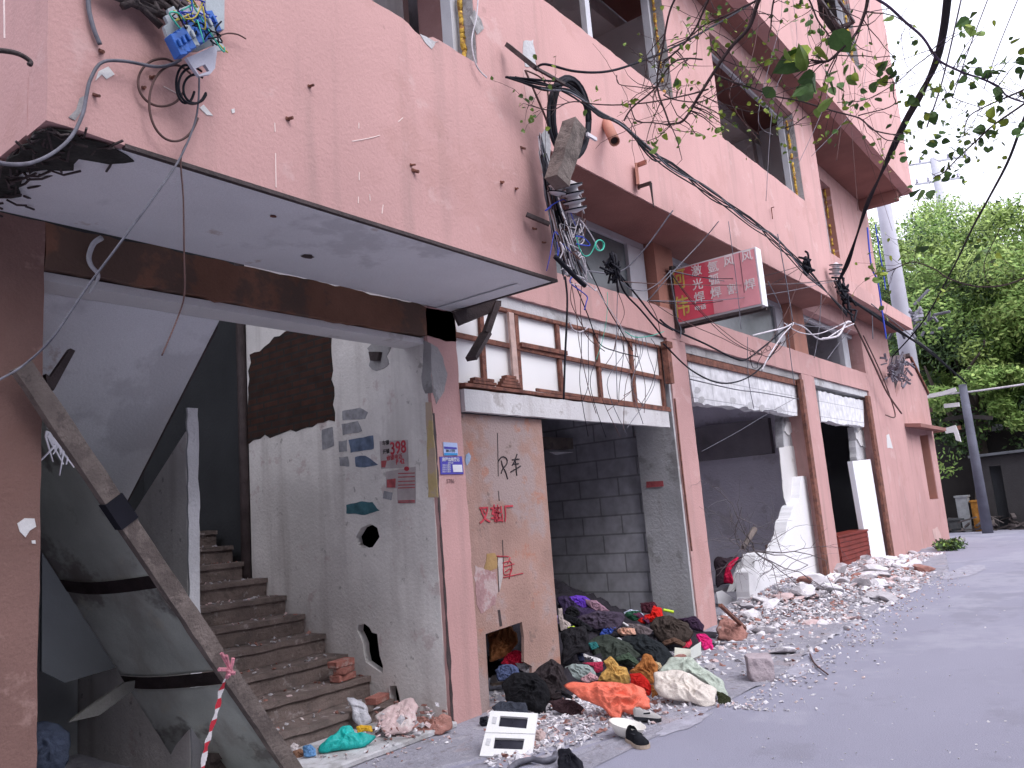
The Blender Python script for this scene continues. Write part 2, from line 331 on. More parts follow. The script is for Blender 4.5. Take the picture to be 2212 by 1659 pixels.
# right hand recessed part of the first floor
wrh=rough_poly([(15.9,Y0,6.66),(18.28,Y0,6.66),(18.28,Y0,8.35),(15.9,Y0,8.35)],.01,.1,6)
slab('recessed_wall',PINK,BLD,rect(15.202,18.968,5.04,8.7,Y0+.003),(0,.24,0),[wrh])
bm=bmesh.new(); prism(bm,rect(15.203,21.6,5.37,5.66,4.02),(0,.12,0)); finish('balcony_edge',bm,PINK,BLD)
box('balcony_slab',BRSOF,BLD,15.203,21.58,4.142,4.615,5.375,5.5)
box('overhang_side',SOFF,BLD,15.0,15.19,4.245,4.95,5.152,8.69)
# second floor, one plane with the stair bay
YU=3.47
wuh=rough_poly([(14.8,YU,10.4),(17.6,YU,10.4),(17.6,YU,12.4),(14.8,YU,12.4)],.01,.1,8)
slab('second_floor_wall',PINK,BLD,rect(5.182,21.35,8.70,14.5,YU),(0,.22,0),[wuh])
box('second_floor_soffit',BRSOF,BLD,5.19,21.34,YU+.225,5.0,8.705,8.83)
box('roof_slab',CONC,BLD,1.4,21.3,YU+.25,9.4,13.2,13.4)
box('second_floor_side_wall',PINK,BLD,21.13,21.33,YU+.23,9.4,8.84,13.19)
box('overhang_crossbeam',BRSOF,BLD,20.7,20.9,3.72,4.61,8.45,8.70)
# windows: jambs, frames, foam
def window(x0,x1,z0,z1,y,lab,post=None):
    f=bmesh.new(); bx(f,x1-.07,x1-.012,y+.17,y+.27,z0+.02,z1-.01); bx(f,x0+.012,x0+.07,y+.17,y+.27,z0+.02,z1-.01); bx(f,x0+.072,x1-.072,y+.2,y+.26,z1-.06,z1-.012)
    if post: bx(f,post,post+.10,y+.19,y+.26,z0+.02,z1-.062)
    o=finish('window_frame',f,ALU,BLD,label=lab)
    bm=bmesh.new(); z=z0+.03
    while z<z1-.1:
        h=R.uniform(.04,.14)
        if R.random()<.8: tube(bm,[(x1-.010,y+.115+R.uniform(-.01,.01),z),(x1-.018,y+.118,z+h*.5),(x1-.010,y+.115+R.uniform(-.01,.01),z+h)],R.uniform(.014,.024),6)
        z+=h*.85
    finish('sealing_foam',bm,FOAM,o,True)
    box('jamb',CONC if y<4.3 else PINKD,o,x1-.006,x1-.001,y+.005,y+.235,z0+.005,z1)
    return o
window(2.0,4.37,4.975,6.75,YB,'stripped frame of the stairwell window hole',post=None)
window(5.75,9.03,6.69,8.3,Y1,'stripped frame of the middle first floor window',post=7.35)
window(10.53,14.07,6.69,8.35,Y1,'stripped frame of the wide first floor window')
window(15.9,18.28,6.66,8.35,Y0,'foam edged frame of the recessed window')
window(14.8,17.6,10.4,12.4,YU,'stripped frame of the top floor window')
# an open sash hanging out of the top window
bm=bmesh.new(); a=on(*z3((930,0)),1,3.2); b=on(*z3((1050,170)),1,3.2); c=on(*z3((1140,140)),1,2.95); d=on(*z3((1045,0)),1,2.95)
for p,q in ((a,b),(b,c),(c,d)): bar(bm,p,q,.05,.05)
finish('open_sash',bm,DARKST,BLD)
# clerestory windows
for (x0,x1,post) in ((5.24,9.31,8.87),(9.87,14.45,14.1),(15.24,18.95,18.12)):
    f=bmesh.new(); bx(f,x0,x1,4.80,4.88,4.95,5.03); bx(f,x0,x1,4.82,4.88,4.135,4.19); bx(f,post,post+.42,4.80,4.9,4.195,4.945); bx(f,x0,x0+.06,4.82,4.88,4.195,4.945)
    o=finish('clerestory_frame',f,ALU,BLD); 
    if x0<15: box('dusty_pane',M('dusty_glass',(.10,.115,.12),.25,.2,3,0,spec=.5),o,x0+.065,post-.005,4.845,4.855,4.195,4.945)
# interiors: floors, ceilings and walls seen through the openings
box('floor_slab',INTR,BLD,5.2,18.96,5.0,9.4,3.95,4.1)
box('floor_slab',INTR,BLD,1.83,4.85,8.2,9.6,1.55,1.7)
box('ceiling_slab',SOFF,BLD,5.2,20.9,5.01,9.4,8.45,8.69)
box('ceiling_slab',SOFF,BLD,1.58,4.97,YB+.22,9.4,6.8,7.0)
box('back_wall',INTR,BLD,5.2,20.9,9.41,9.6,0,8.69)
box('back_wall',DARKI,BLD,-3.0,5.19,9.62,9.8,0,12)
box('partition_wall',SOFF,BLD,9.6,9.8,4.25,9.4,5.2,8.44); box('partition_wall',SOFF,BLD,14.6,14.8,4.97,9.4,4.11,8.44)
box('hole_blackout',M('void_black',(.02,.02,.02),1,.2,3,0),BLD,5.22,5.25,5.0,7.2,0,3.55); box('hole_blackout',MATS['void_black'],BLD,4.925,5.219,4.96,4.99,0,3.55); box('hole_blackout',MATS['void_black'],BLD,4.925,5.219,7.2,7.25,0,3.55); box('hole_blackout',MATS['void_black'],BLD,4.925,5.219,4.995,7.195,3.5,3.55); box('partition_wall',INTR,BLD,19.0,19.15,5.03,9.39,4.105,8.44)  # black box added behind the stairwell wall to keep its holes dark
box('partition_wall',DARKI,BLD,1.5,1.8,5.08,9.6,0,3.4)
box('partition_wall',INTR,BLD,5.25,5.4,4.65,9.4,5.2,8.44)
box('top_floor_back_wall',INTR,BLD,5.2,21.1,7.4,7.6,8.84,13.19)
box('floor_slab',BRSOF,BLD,5.2,14.99,5.0,9.4,5.16,5.3)
# shop partition walls (each seen at a slant through its opening)
box('shop_wall',AACW,BLD,9.36,9.56,5.2,9.4,0,3.94,label='grey block wall in the clothes shop')
box('column_side',CONCL,BLD,9.28,9.325,4.64,5.19,0,3.59)
box('shop_wall',M('lilac_plaster',(.80,.77,.85),.95,.1,1.2,.3,30,stain=((.5,.47,.5),1.8,.55,.5)),BLD,14.55,14.75,5.11,9.4,0,3.94,label='grey plastered wall in the middle shop')
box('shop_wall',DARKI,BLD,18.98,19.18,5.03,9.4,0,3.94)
box('shop_beam',M('dim_beam',(.26,.24,.26),.95,.2,2,.3,30),BLD,14.40,14.545,5.3,9.4,2.35,3.0)
box('shop_beam',WOOD,BLD,5.3,9.3,6.2,6.35,2.45,2.6); box('shop_beam',DARKST,BLD,5.3,9.3,8.0,8.12,2.3,2.5)
c=px([(1850,1295),(1985,1290),(1980,1320),(1900,1322),(1855,1330)],1,5.9,z5); slab('roof_light_patch',PANEL,BLD,c,(0,.01,0))  # white panel stands in for light through the roof gap
c=px([(1430,1372),(1590,1372),(1480,1392)],1,6.0,z5); slab('roof_light_patch',CONCL,BLD,c,(0,.01,0))  # second pale panel for the bright spot further left
# stairwell right wall with holes knocked through it
XW=4.85
def wallpt(pts,zf): return [on(*zf(p),0,XW) for p in pts]
hA=wallpt([(768,1160),(780,1140),(800,1131),(815,1140),(820,1160),(805,1182),(785,1185),(772,1178)],I)
hB=wallpt([(740,540),(790,530),(830,560),(850,600),(890,610),(900,700),(910,780),(935,860),(935,920),(870,880),(800,830),(785,760),(780,690),(760,640),(735,590)],zB)
hC=wallpt([(985,1020),(1040,1015),(1060,1090),(1075,1170),(1000,1160),(990,1090)],zB)
slab('stairwell_wall',DIRTW,BLD,[(XW,4.66,0),(XW,7.25,0),(XW,7.25,6.9),(XW,4.66,6.9)],(.07,0,0),[hA,hB,hC])
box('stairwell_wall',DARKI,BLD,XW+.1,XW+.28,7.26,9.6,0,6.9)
bm=bmesh.new(); tube(bm,[(XW-.03,7.3,0),(XW-.03,7.3,5)],.05,8); finish('drain_pipe',bm,DARKST,BLD,True)
bp=wallpt([(1575,760),(1830,600),(2085,600),(2110,1180),(1900,1230),(1640,1290),(1560,1330)],z4)
slab('exposed_brick',BRICKP,BLD,rough_poly(bp,.03,.08),(-.006,0,0))
# niche and cable socket on the wall
q=wallpt([(290,720),(320,690),(455,690),(410,770),(425,820),(345,862),(300,830),(310,770)],z5); slab('chipped_patch',CONC,BLD,rough_poly(q,.01,.04),(-.007,0,0))
q=wallpt([(320,745),(385,745),(375,800),(330,800)],z5); slab('socket_box',DARKST,BLD,q,(-.05,0,0))
# chipped concrete at the head of the column
q=px([(650,660),(715,700),(760,760),(790,880),(770,990),(715,1070),(690,1000),(650,1010),(632,900),(640,760)],1,Y0-.004,z5); q=[on(*z5(p),1,Y0-.004) for p in [(690,690),(730,715),(765,780),(792,880),(772,990),(722,1072),(700,1000),(695,850)]]
slab('chipped_concrete',CONC,BLD,rough_poly(q,.01,.04),(0,.003,0))
q=wallpt([(645,670),(690,690),(694,850),(700,1000),(655,1005),(630,900),(640,770)],z5); slab('chipped_concrete',CONC,BLD,rough_poly(q,.012,.05),(-.006,0,0))
q=wallpt([(655,1060),(690,1060),(735,1659),(672,1659)],z5); slab('yellow_edge_strip',M('old_yellow_paint',(.52,.40,.20),.9,.2,3,.3,30,stain=((.45,.35,.32),3,.5,.7)),BLD,rough_poly(q,.008,.06),(-.005,0,0))
# dark gap between wall plaster and column
bm=bmesh.new(); prism(bm,rough_poly([(4.852,4.614,0),(4.878,4.614,0),(4.878,4.614,2.5),(4.852,4.614,2.5)],.008,.06,3),(0,.004,0)); finish('crack_line',bm,DARKST,BLD)
# stairs
STEP=M('dusty_stair',(.19,.15,.135),1,.25,4,.9,25,stain=[((.12,.10,.09),5,.52,.6),((.42,.38,.37),7,.6,.5)],fine=.2)
for k in range(1,11):
    y=5.27+.29*(k-1); bm=bmesh.new(); bx(bm,3.16,XW-.002,y,y+.288 if k<10 else 8.2,.17*(k-1) if k>1 else 0,.17*k-.002); bx(bm,3.16,XW-.002,y-.025,y-.001,.17*k-.045,.17*k-.002)
    bmesh.ops.subdivide_edges(bm,edges=[e for e in bm.edges if e.calc_length()>1],cuts=24)
    for v in bm.verts:
        v.co+=Vector((0,noise.noise(v.co*5)*.012,noise.noise(v.co*6+Vector((3,3,3)))*.008))
    finish('stair_step',bm,STEP,BLD)
slab('spine_wall',DIRTW,BLD,[(3.07,5.36,0),(3.07,8.6,0),(3.07,8.6,.1),(3.07,5.36,2.38)],(.08,0,0))
slab('spine_wall_edge',CONCL,BLD,rough_poly([(3.072,5.357,0),(3.155,5.357,0),(3.155,5.357,2.55),(3.072,5.357,2.55)],.006,.05),(0,-.02,0))
# sloping underside of the upper flight
ztop=lambda y:3.10-.88*(y-4.9)
slab('upper_flight',SOFF,BLD,[(1.83,4.905,3.10),(1.83,8.2,ztop(8.2)),(1.83,8.2,ztop(8.2)+.35),(1.83,4.905,3.42)],(1.24,0,0))
slab('stair_stringer',DARKST,BLD,[(3.073,4.95,ztop(4.95)),(3.073,8.2,ztop(8.2)),(3.073,8.2,ztop(8.2)+.04),(3.073,4.95,ztop(4.95)+.04)],(.012,0,0))
box('threshold',CONCL,BLD,2.9,4.85,4.55,5.22,0.005,.05,bev=.01)
box('understair_wall',M('understair_grey',(.30,.32,.33),.95,.2,1,.2,20),BLD,1.81,3.06,7.0,7.1,0,1.2)
# bay 1: plywood door leaf, white panelled screen, lintel board
dy=4.64
hole=[on(*zC(p),1,dy) for p in [(120,738),(370,655),(385,760),(385,930),(440,960),(440,1250),(150,1270)]]
hole=[Vector((min(max(p.x,5.24),6.3),dy,max(p.z,.03))) for p in hole]
D1=T('plywood_hoarding','tall dirty plywood hoarding with graffiti and a hole at its foot beside the clothes pile','hoarding',(5.8,dy,0))
slab('board',PLY,D1,[(5.235,dy,.01),(6.41,dy,.01),(6.43,dy,2.52),(5.235,dy,2.52)],(0,.03,0),[hole])
bm=bmesh.new(); g=lambda p:on(*zP(p),1,dy-.003)
for a,b in (((262,0),(268,300)),((268,400),(275,470)),((297,740),(303,900)),((262,850),(272,1100))): prism(bm,[g(a),g((a[0]+5,a[1])),g((b[0]+5,b[1])),g(b)],(0,.002,0))
prism(bm,[g((266,1225)),g((282,1222)),g((298,1335)),g((280,1340))],(0,.002,0)); finish('board_seam',bm,DARKST,D1)
INK=M('marker_black',(.03,.025,.03),.8,.2,20,0); REDP=M('paint_red',(.45,.05,.07),.8,.3,12,0); 
def strokes(name,mat,parent,lines,zf,r,yy):
    bm=bmesh.new()
    for l in lines: tube(bm,smoothpath([on(*zf(p),1,yy) for p in l],4),r,5)
    return finish(name,bm,mat,parent,True)
strokes('graffiti',INK,D1,[[(270,195),(295,165),(325,175),(330,210),(300,250),(290,280)],[(290,190),(300,230),(320,270),(335,320)],[(365,185),(415,180)],[(400,145),(385,190),(365,225)],[(370,215),(410,212)],[(355,270),(425,228)],[(388,190),(398,295)]],zP,.006,dy-.004)
text('red_lettering','叉车',REDP,g((212,570))-Vector((0,.004,0)),(1,0,0),(0,0,1),.17,D1,.003,.012,sx=.9)
text('red_lettering','出厂',REDP,g((305,565))-Vector((0,.004,0)),(1,0,0),(0,0,1),.17,D1,.003,.012,sx=.9)
strokes('graffiti',REDP,D1,[[(258,852),(340,855)],[(352,860),(335,905)],[(310,925),(380,905)],[(320,960),(355,940),(345,1010)],[(305,1000),(440,970)],[(300,900),(355,890),(360,960),(310,980),(305,905)]],zP,.005,dy-.004)
q=[g(p) for p in ((190,835),(245,830),(262,855),(262,935),(215,955),(170,940),(185,890))]; slab('peeled_patch',M('bare_ply',(.36,.23,.10),.9,.2,6,.3,40),D1,rough_poly(q,.006,.03),(0,.002,0))
q=[g(p) for p in ((268,865),(300,865),(300,1000),(280,1090),(270,1000))]; slab('peeled_patch',M('pale_ply',(.50,.45,.43),.9,.2,6,.3,40),D1,rough_poly(q,.004,.03),(0,.002,0))
q=[g(p) for p in ((110,915),(180,945),(255,960),(268,1100),(250,1190),(150,1250),(118,1180),(100,1000))]; slab('peeled_patch',M('purple_ply',(.38,.23,.23),.9,.25,7,.4,40,stain=((.45,.38,.36),7,.5,.7)),D1,rough_poly(q,.02,.04),(0,.002,0))
q=[g(p) for p in ((45,150),(65,135),(80,160),(72,195),(52,225),(40,190))]; slab('torn_sticker',M('faded_blue_paper',(.25,.33,.45),.9,.3,9,0),D1,rough_poly(q,.005,.02),(0,-.002,0))
# screen
S1=T('panel_screen','white panelled screen in a rusty steel grid above the plywood hoarding','screen',(7.1,4.66,2.7))
slab('panel',PANEL,S1,rect(5.24,9.2,2.74,3.6,4.70),(0,.02,0))
bm=bmesh.new(); yb=4.675
for u in (1037,1112,1200,1283,1355,1416):
    t=on(u,700,1,yb); bm2=t.x; bar(bm,(bm2,yb,2.76),(bm2+.02,yb,3.6),.055,.03,Vector((0,1,0)))
bar(bm,(5.25,yb-.006,3.24),(9.15,yb-.006,3.18),.035,.045); bar(bm,(5.25,yb,2.775),(9.15,yb,2.775),.04,.05); bar(bm,(5.25,yb,3.585),(9.15,yb,3.585),.05,.035)
finish('steel_grid',bm,RUST,S1)
box('timber_batten',M('pale_batten',(.50,.36,.32),.9,.2,8,.3,40),S1,6.03,6.11,4.63,4.657,2.86,3.56)
box('timber_batten',RUST,S1,6.2,7.0,4.63,4.655,3.235,3.28)
bm=bmesh.new()
for cx_,n2 in ((5.95,4),(5.55,2)):
    for i in range(n2): bx(bm,cx_-.16+.03*i,cx_+.17-.03*i,4.60,4.665,2.80+.03*i,2.826+.03*i)
finish('stacked_shims',bm,RUST,S1)
bm=bmesh.new(); bar(bm,(5.24,4.60,2.77),(9.12,4.60,2.745),.07,.03); bar(bm,(6.3,4.575,2.80),(9.1,4.575,2.77),.02,.03); finish('rusty_angle',bm,RUST,S1)
LB=M('whitewashed_board',(.62,.61,.61),.9,.1,2,.3,40,stain=((.30,.27,.25),4,.58,.6),streak=.35)
tag(slab('lintel_board',LB,None,rough_poly(rect(5.23,9.06,2.53,2.73,4.575),.004,.1),(0,.06,0)),'long whitewashed board across the shop opening above the plywood hoarding','board')
bm=bmesh.new(); bx(bm,9.17,9.27,4.55,4.63,3.1,3.62); tube(bm,[(9.22,4.55,2.9),(9.23,4.56,1.9),(9.26,4.57,1.0)],.012,6); bx(bm,9.14,9.29,4.53,4.62,3.56,3.64); tag(finish('shutter_rail',bm,RUST),'short rusty shutter rail fixed at the head of the column beside the white screen','rail')
# bent dark bracket hanging in front of the screen
bm=bmesh.new(); a=on(1072,655,1,4.3); b=on(1050,720,1,4.35); c=on(1018,775,1,4.3); bar(bm,on(1060,655,1,4.4),a,.1,.05); bar(bm,a,b,.09,.05); bar(bm,b,c,.10,.04); bar(bm,on(985,690,1,4.5),a,.05,.12); tag(finish('bent_bracket',bm,DARKST),'bent dark steel bracket hanging below the corner of the grey soffit','bracket')
# bay 2 and 3: broken white block panels
z=z6
q=px([(92,785),(420,860),(780,935),(785,1145),(740,1140),(690,1128),(640,1115),(560,1105),(520,1112),(470,1090),(400,1095),(330,1080),(250,1080),(180,1065),(135,1060),(110,920)],1,4.72,z)
tag(slab('block_panel',AAC,None,rough_poly(q,.014,.07),(0,.16,0)),'broken white block panel hanging at the head of the middle shop opening','block panel')
for cxp in ((155,985),(180,1045),(380,1050),(490,1080),(560,1095),(670,1105)):
    q=px([(cxp[0]+math.cos(t)*22*R.uniform(.7,1.2),cxp[1]+math.sin(t)*24*R.uniform(.7,1.2)) for t in [i*.7 for i in range(9)]],1,4.717,z)
    slab('knocked_hollow',CONCL,SC.objects['block_panel'],q,(0,.002,0))
q=px([(915,985),(1060,1020),(1200,1050),(1205,1215),(1160,1208),(1120,1200),(1060,1200),(1000,1180),(935,1182),(925,1080)],1,4.72,z)
tag(slab('block_panel',AAC,None,rough_poly(q,.014,.07),(0,.16,0)),'smaller broken white block panel at the head of the farthest shop opening','block panel')
z=zD
q=px([(785,-130),(845,-130),(870,0),(905,240),(940,500),(900,520),(760,620),(690,670),(480,725),(472,640),(462,460),(500,430),(505,350),(560,330),(590,360),(640,330),(690,230),(700,150),(722,110),(735,60),(775,20)],1,4.78,z)
tag(slab('broken_wall',M('white_wall_paint',(.80,.80,.81),.9,.04,1,.15,30,stain=((.55,.53,.53),2,.62,.5)),None,rough_poly(q,.012,.06),(0,.2,0)),'curved remnant of a white painted wall standing in the middle shop opening','broken wall')
q=px([(700,900),(790,900),(835,1330),(760,1345),(700,1340),(690,1200)],1,4.95,z6); slab('broken_pier',CONCL,BLD,rough_poly(q,.02,.07),(0,.14,0))
q=px([(670,1345),(760,1335),(800,1560),(790,1659),(820,1800),(740,1800),(700,1659)],1,4.93,z6); slab('pier_base',WHITE,BLD,rough_poly(q,.012,.07),(0,.012,0))
q=px([(1140,1215),(1215,1215),(1245,1420),(1160,1425),(1150,1300)],1,4.88,z6); slab('broken_pier',CONCL,BLD,rough_poly(q,.02,.07),(0,.14,0))
q=px([(705,1180),(765,1190),(770,1240),(720,1265),(695,1240)],1,4.945,z6); slab('plaster_fragment',WHITE,BLD,rough_poly(q,.02,.05),(0,-.02,0))
q=px([(1145,1250),(1200,1240),(1210,1310),(1240,1330),(1225,1350),(1180,1335),(1150,1290)],1,4.875,z6); slab('plaster_fragment',WHITE,BLD,rough_poly(q,.02,.05),(0,-.02,0))
q=px([(1130,1432),(1245,1418),(1310,1760),(1340,2060),(1195,2060)],1,4.80,z6)
q=[on(1841,996,1,4.72),on(1880,992,1,4.72),on(1916,1214,1,4.68),on(1880,1224,1,4.68)]
tag(slab('upright_board',M('white_foam_board',(.84,.84,.87),.8,.03,1,.05,20),None,q,(0,.1,0)),'tall thick white board standing upright in the farthest shop opening','board')
# rusty shutter frames along bays 2 and 3
bm=bmesh.new(); bx(bm,14.32,14.49,4.60,4.66,.02,3.6); bx(bm,9.87,14.48,4.68,4.72,3.5,3.6); finish('shutter_frame',bm,RUST,BLD)
bm=bmesh.new(); bx(bm,18.72,18.96,4.60,4.66,.02,3.6); finish('shutter_frame',bm,RUST,BLD)
# red wooden cabinet
CB=T('red_cabinet','red brown wooden cabinet with slatted front standing in the farthest shop opening','cabinet',(16.2,4.75,0))
x0,x1=on(1812,1180,1,4.62).x,on(1878,1180,1,4.62).x
bm=bmesh.new(); bx(bm,x0,x1,4.62,4.95,.12,.74); bx(bm,x0-.02,x1+.02,4.60,4.97,.742,.78)
finish('carcass',bm,RED,CB)
bm=bmesh.new()
for i in range(7): bx(bm,x0+.03,x1-.03,4.605,4.617,.15+.083*i,.15+.083*i+.07)
finish('slatted_front',bm,RED,CB)
bm=bmesh.new(); [bx(bm,x,x+.06,4.63,4.7,.0,.118) for x in (x0+.02,x1-.08)]; finish('leg',bm,RED,CB)
# plaster damage, bolts and scratches on the facade
def patch(name,mat,pts,zf,yy,parent=BLD,amp=.01,th=.004):
    return slab(name,mat,parent,rough_poly(px(pts,1,yy,zf),amp,.04),(0,-th,0))
patch('chipped_plaster',CONCL,[(615,215),(680,245),(735,262),(690,310),(650,270)],z2,YB)
patch('chipped_plaster',CONC,[(930,110),(960,60),(1000,120),(1020,180),(975,220),(955,160)],z2,YB)
patch('bare_render_strip',CONCL,[(1270,260),(1330,250),(1350,420),(1280,420),(1265,340)],z2,YB)
patch('bare_render_strip',M('grey_pink',(.50,.33,.31),.9,.15,4,.3,40),[(1265,430),(1340,430),(1345,640),(1290,640)],z2,YB,th=.003)
patch('bare_render_strip',CONCL,[(1370,860),(1420,800),(1440,900),(1430,1140),(1400,1120),(1365,960)],z2,YB)
patch('chipped_plaster',WHITE,[(600,510),(620,450),(680,420),(720,470),(670,500),(640,470)],z1,YB)
patch('chipped_plaster',CONC,[(480,690),(500,620),(540,600),(520,690),(470,760),(430,740)],z1,YB)
patch('chipped_plaster',WHITE,[(1255,680),(1280,660),(1340,730),(1300,725)],z1,YB)
patch('chipped_plaster',WHITE,[(1455,690),(1475,685),(1478,710),(1460,715)],z1,YB,amp=.003)
patch('chipped_plaster',WHITE,[(105,160),(150,128),(210,130),(220,180),(180,205),(155,245),(120,210)],zA,Y0)
patch('chipped_plaster',WHITE,[(192,265),(215,262),(218,285),(195,283)],zA,Y0,amp=.003)
patch('chipped_plaster',WHITE,[(1345,1270),(1360,1260),(1385,1350),(1350,1345)],z6,Y0)
patch('chipped_plaster',WHITE,[(1040,190-60),(1050,190-60),(1060,160)],z6,4.6) if 0 else None
patch('chipped_plaster',WHITE,[(60,20),(75,20),(80,32),(62,34)],zA,Y0) if 0 else None
SCR=M('pale_scratch',(.80,.66,.62),.9,.1,5,0)
for l,zf in (([(1730,775),(1732,830)],z1),([(1735,965),(1738,1180)],z1),([(190,890),(300,870),(365,852)],z2),([(480,768),(510,742)],z2),([(232,775),(232,810)],z2),([(235,1085),(234,1135)],z2),([(230,1240),(228,1280)],z2),([(300,1225),(303,1265)],z2),([(385,1290),(378,1345)],z2),([(1030,545),(1135,600)],z1),([(25,0),(28,240)],z1)):
    bm=bmesh.new(); tube(bm,smoothpath([on(*zf(p),1,YB-.001) for p in l],3),.0035,4); finish('scratch_mark',bm,SCR,BLD)
for p,zf in (((1810,750),z1),((1947,545),z1),((560,1040),z2),((575,1075),z2),((1130,1150),z2),((1220,1190),z2),((1330,1440),z2),((1390,1528),z2),((595,600),z1),((900,555),z1),((950,490),z1),((1255,930),z2),((635,325),z1)):
    c=on(*zf(p),1,YB); bm=bmesh.new(); s=R.uniform(.006,.012)
    tube(bm,[c,c+Vector((R.uniform(-.02,.02),-.035,R.uniform(-.02,.0)))],s,8); bx(bm,c.x-s*1.3,c.x+s*1.3,c.y-.008,c.y-.001,c.z-s,c.z+s); finish('rusty_bolt',bm,RUST,BLD)
# clay pipe stub
PS=T('clay_pipe_stub','short broken pink pipe stub sticking out of the wall right of the cable coil','pipe',on(1326,290,1,Y1))
bm=bmesh.new(); a=on(*z2((1790,770)),1,Y1); b=on(*z2((1845,890)),1,3.72); tube(bm,[a,a.lerp(b,.5),b],.055,12); bmesh.ops.delete(bm,geom=[f for f in bm.faces if len(f.verts)>4],context='FACES'); bmesh.ops.solidify(bm,geom=bm.faces[:],thickness=.012); finish('pipe',bm,PINKD,PS,True)
bm=bmesh.new(); tube(bm,[a+(b-a)*.1,a+(b-a)*.96],.035,10); finish('dark_bore',bm,DARKST,PS)
# steel brackets on the facade
bm=bmesh.new(); a=on(*zT((985,345)),1,Y1-.03);b=on(*zT((1055,318)),1,Y1-.2); c=on(*zT((1000,495)),1,Y1-.05); d=on(*zT((1085,468)),1,Y1-.3); e=on(*zT((1108,640)),1,Y1-.3)
bar(bm,a,b,.02,.05); bar(bm,a,c,.03,.12); tag(finish('flat_bracket',bm,PINKD),'pink painted flat steel bracket on the facade above the cable tangle','bracket')
bm=bmesh.new(); bar(bm,c,d,.02,.04); tube(bm,[d,d.lerp(e,.3),e],.018,6,.006); tag(finish('bent_bar',bm,DARKST),'bent dark bar with a hanging wire below the flat bracket','bar')
bm=bmesh.new(); bar(bm,on(*z2((1170,285)),1,3.40),on(*z2((1350,430)),1,3.15),.05,.035); bar(bm,on(*z2((1350,430)),1,3.15),on(*z2((1530,530)),1,3.05),.02,.02); tag(finish('steel_bracket',bm,DARKST),'dark steel arm sticking out of the wall above the black cable coil','bar')
bm=bmesh.new(); bar(bm,on(*zT((205,690)),1,3.42),on(*zT((370,760)),1,3.3),.03,.03); tag(finish('steel_stub',bm,DARKST),'thin steel stub crossing the wall corner below the cable coil','bar')
bm=bmesh.new(); bar(bm,on(*z3((620,1310)),1,Y1-.03),on(*z3((628,1380)),1,Y1-.03),.012,.012); bar(bm,on(*z3((620,1310)),1,Y1-.03),on(*z3((636,1305)),1,Y1-.1),.012,.012); tag(finish('wall_hook',bm,RUST),'small steel hook on the pink wall above the red shop sign','hook')
# ---------------------------------------------------------------- posters
def quadx(pts,zf): return [on(*zf(p),0,XW-.002) for p in pts]
PO=M('faded_grey_poster',(.30,.30,.32),.9,.3,14,0); POB=M('faded_blue_poster',(.13,.17,.25),.9,.35,12,0); POT=M('faded_teal_poster',(.06,.15,.18),.9,.35,10,0); POR=M('faded_red_print',(.40,.09,.10),.9,.3,20,0); PAP=M('old_paper',(.42,.37,.37),.9,.15,9,0)
for pts,mt,lab in (([(370,620),(710,560),(720,740),(400,800)],POB,'faded blue flyer on the stairwell wall level with the red numbers'),([(460,860),(600,840),(780,965),(560,1000),(470,990)],POB,'torn blue flyer with a pointed right edge on the stairwell wall'),([(285,225),(520,175),(640,240),(600,330),(290,350)],PO,'dark printed flyer, topmost on the stairwell wall'),([(275,400),(500,360),(560,500),(290,560)],PO,'grey flyer directly under the topmost dark flyer'),([(235,640),(350,620),(350,780),(240,790)],PO,'small dark flyer left of the faded blue flyer'),([(240,860),(360,850),(380,990),(250,980)],PO,'small dark flyer left of the torn blue flyer'),([(340,1520),(560,1470),(700,1480),(800,1600),(600,1659),(340,1640)],POT,'teal poster scrap low on the stairwell wall'),([(0,480),(150,440),(170,700),(10,760)],PO,'soot dark paper scrap nearest the brick patch')):
    bm=bmesh.new(); prism(bm,rough_poly(quadx(pts,zF),.006,.03),(-.002,0,0)); tag(finish('wall_flyer',bm,mt),lab,'flyer')
NOT=T('price_notice','pale notice with large red 398 pasted on the stairwell wall','notice',on(*zF((1000,800)),0,XW))
NOT['group']='notices on the stairwell wall'
slab('paper',PAP,NOT,quadx([(800,640),(1190,620),(1200,1000),(820,1020)],zF),(-.002,0,0))
rg=Vector((0,-1,0)); upv=Vector((0,0,1)); xx=Vector((-.006,0,0))
def wt(s,p,size,mt,par,zf=zF,bold=.01,sx=1): return text('lettering',s,mt,on(*zf(p),0,XW)+xx,rg,upv,size,par,.002,bold,sx=sx)
wt('398',(1060,735),.15,REDP,NOT,bold=.02,sx=.9)
wt('车锁',(890,665),.045,INK,NOT); wt('开锁',(895,785),.045,INK,NOT); wt('修锁电话',(1010,865),.05,REDP,NOT); wt('P 42',(1090,925),.06,REDP,NOT,bold=.02)
slab('stamp',POR,NOT,quadx([(825,910),(900,905),(880,1000),(830,1000)],zF),(-.004,0,0))
N2=T('price_notice','smaller pale notice with fine red print below the one reading 398','notice',on(*zF((1170,1150)),0,XW),'notices on the stairwell wall')
slab('paper',PAP,N2,quadx([(890,1060),(1300,990),(1300,1500),(1050,1500),(1040,1290),(890,1290)],zF),(-.0022,0,0))
bm=bmesh.new()
for y_ in (1080,1130,1190,1240,1280,1460,1480):
    prism(bm,quadx([(1060,y_),(1290,y_-8),(1290,y_+6),(1060,y_+14)],zF),(-.005,0,0))
prism(bm,quadx([(905,1170),(1025,1155),(1020,1280),(905,1280)],zF),(-.005,0,0)); finish('fine_print',bm,POR,N2)
slab('round_seal',REDP,N2,[on(*zF((1175+34*math.cos(t),1020+32*math.sin(t))),0,XW-.004) for t in [i*.5236 for i in range(12)]],(-.004,0,0))
tag(slab('wall_flyer',PO,None,quadx([(860,1325),(980,1350),(965,1455),(845,1430)],zF),(-.003,0,0)),'small tilted black square sticker below the red print','flyer')
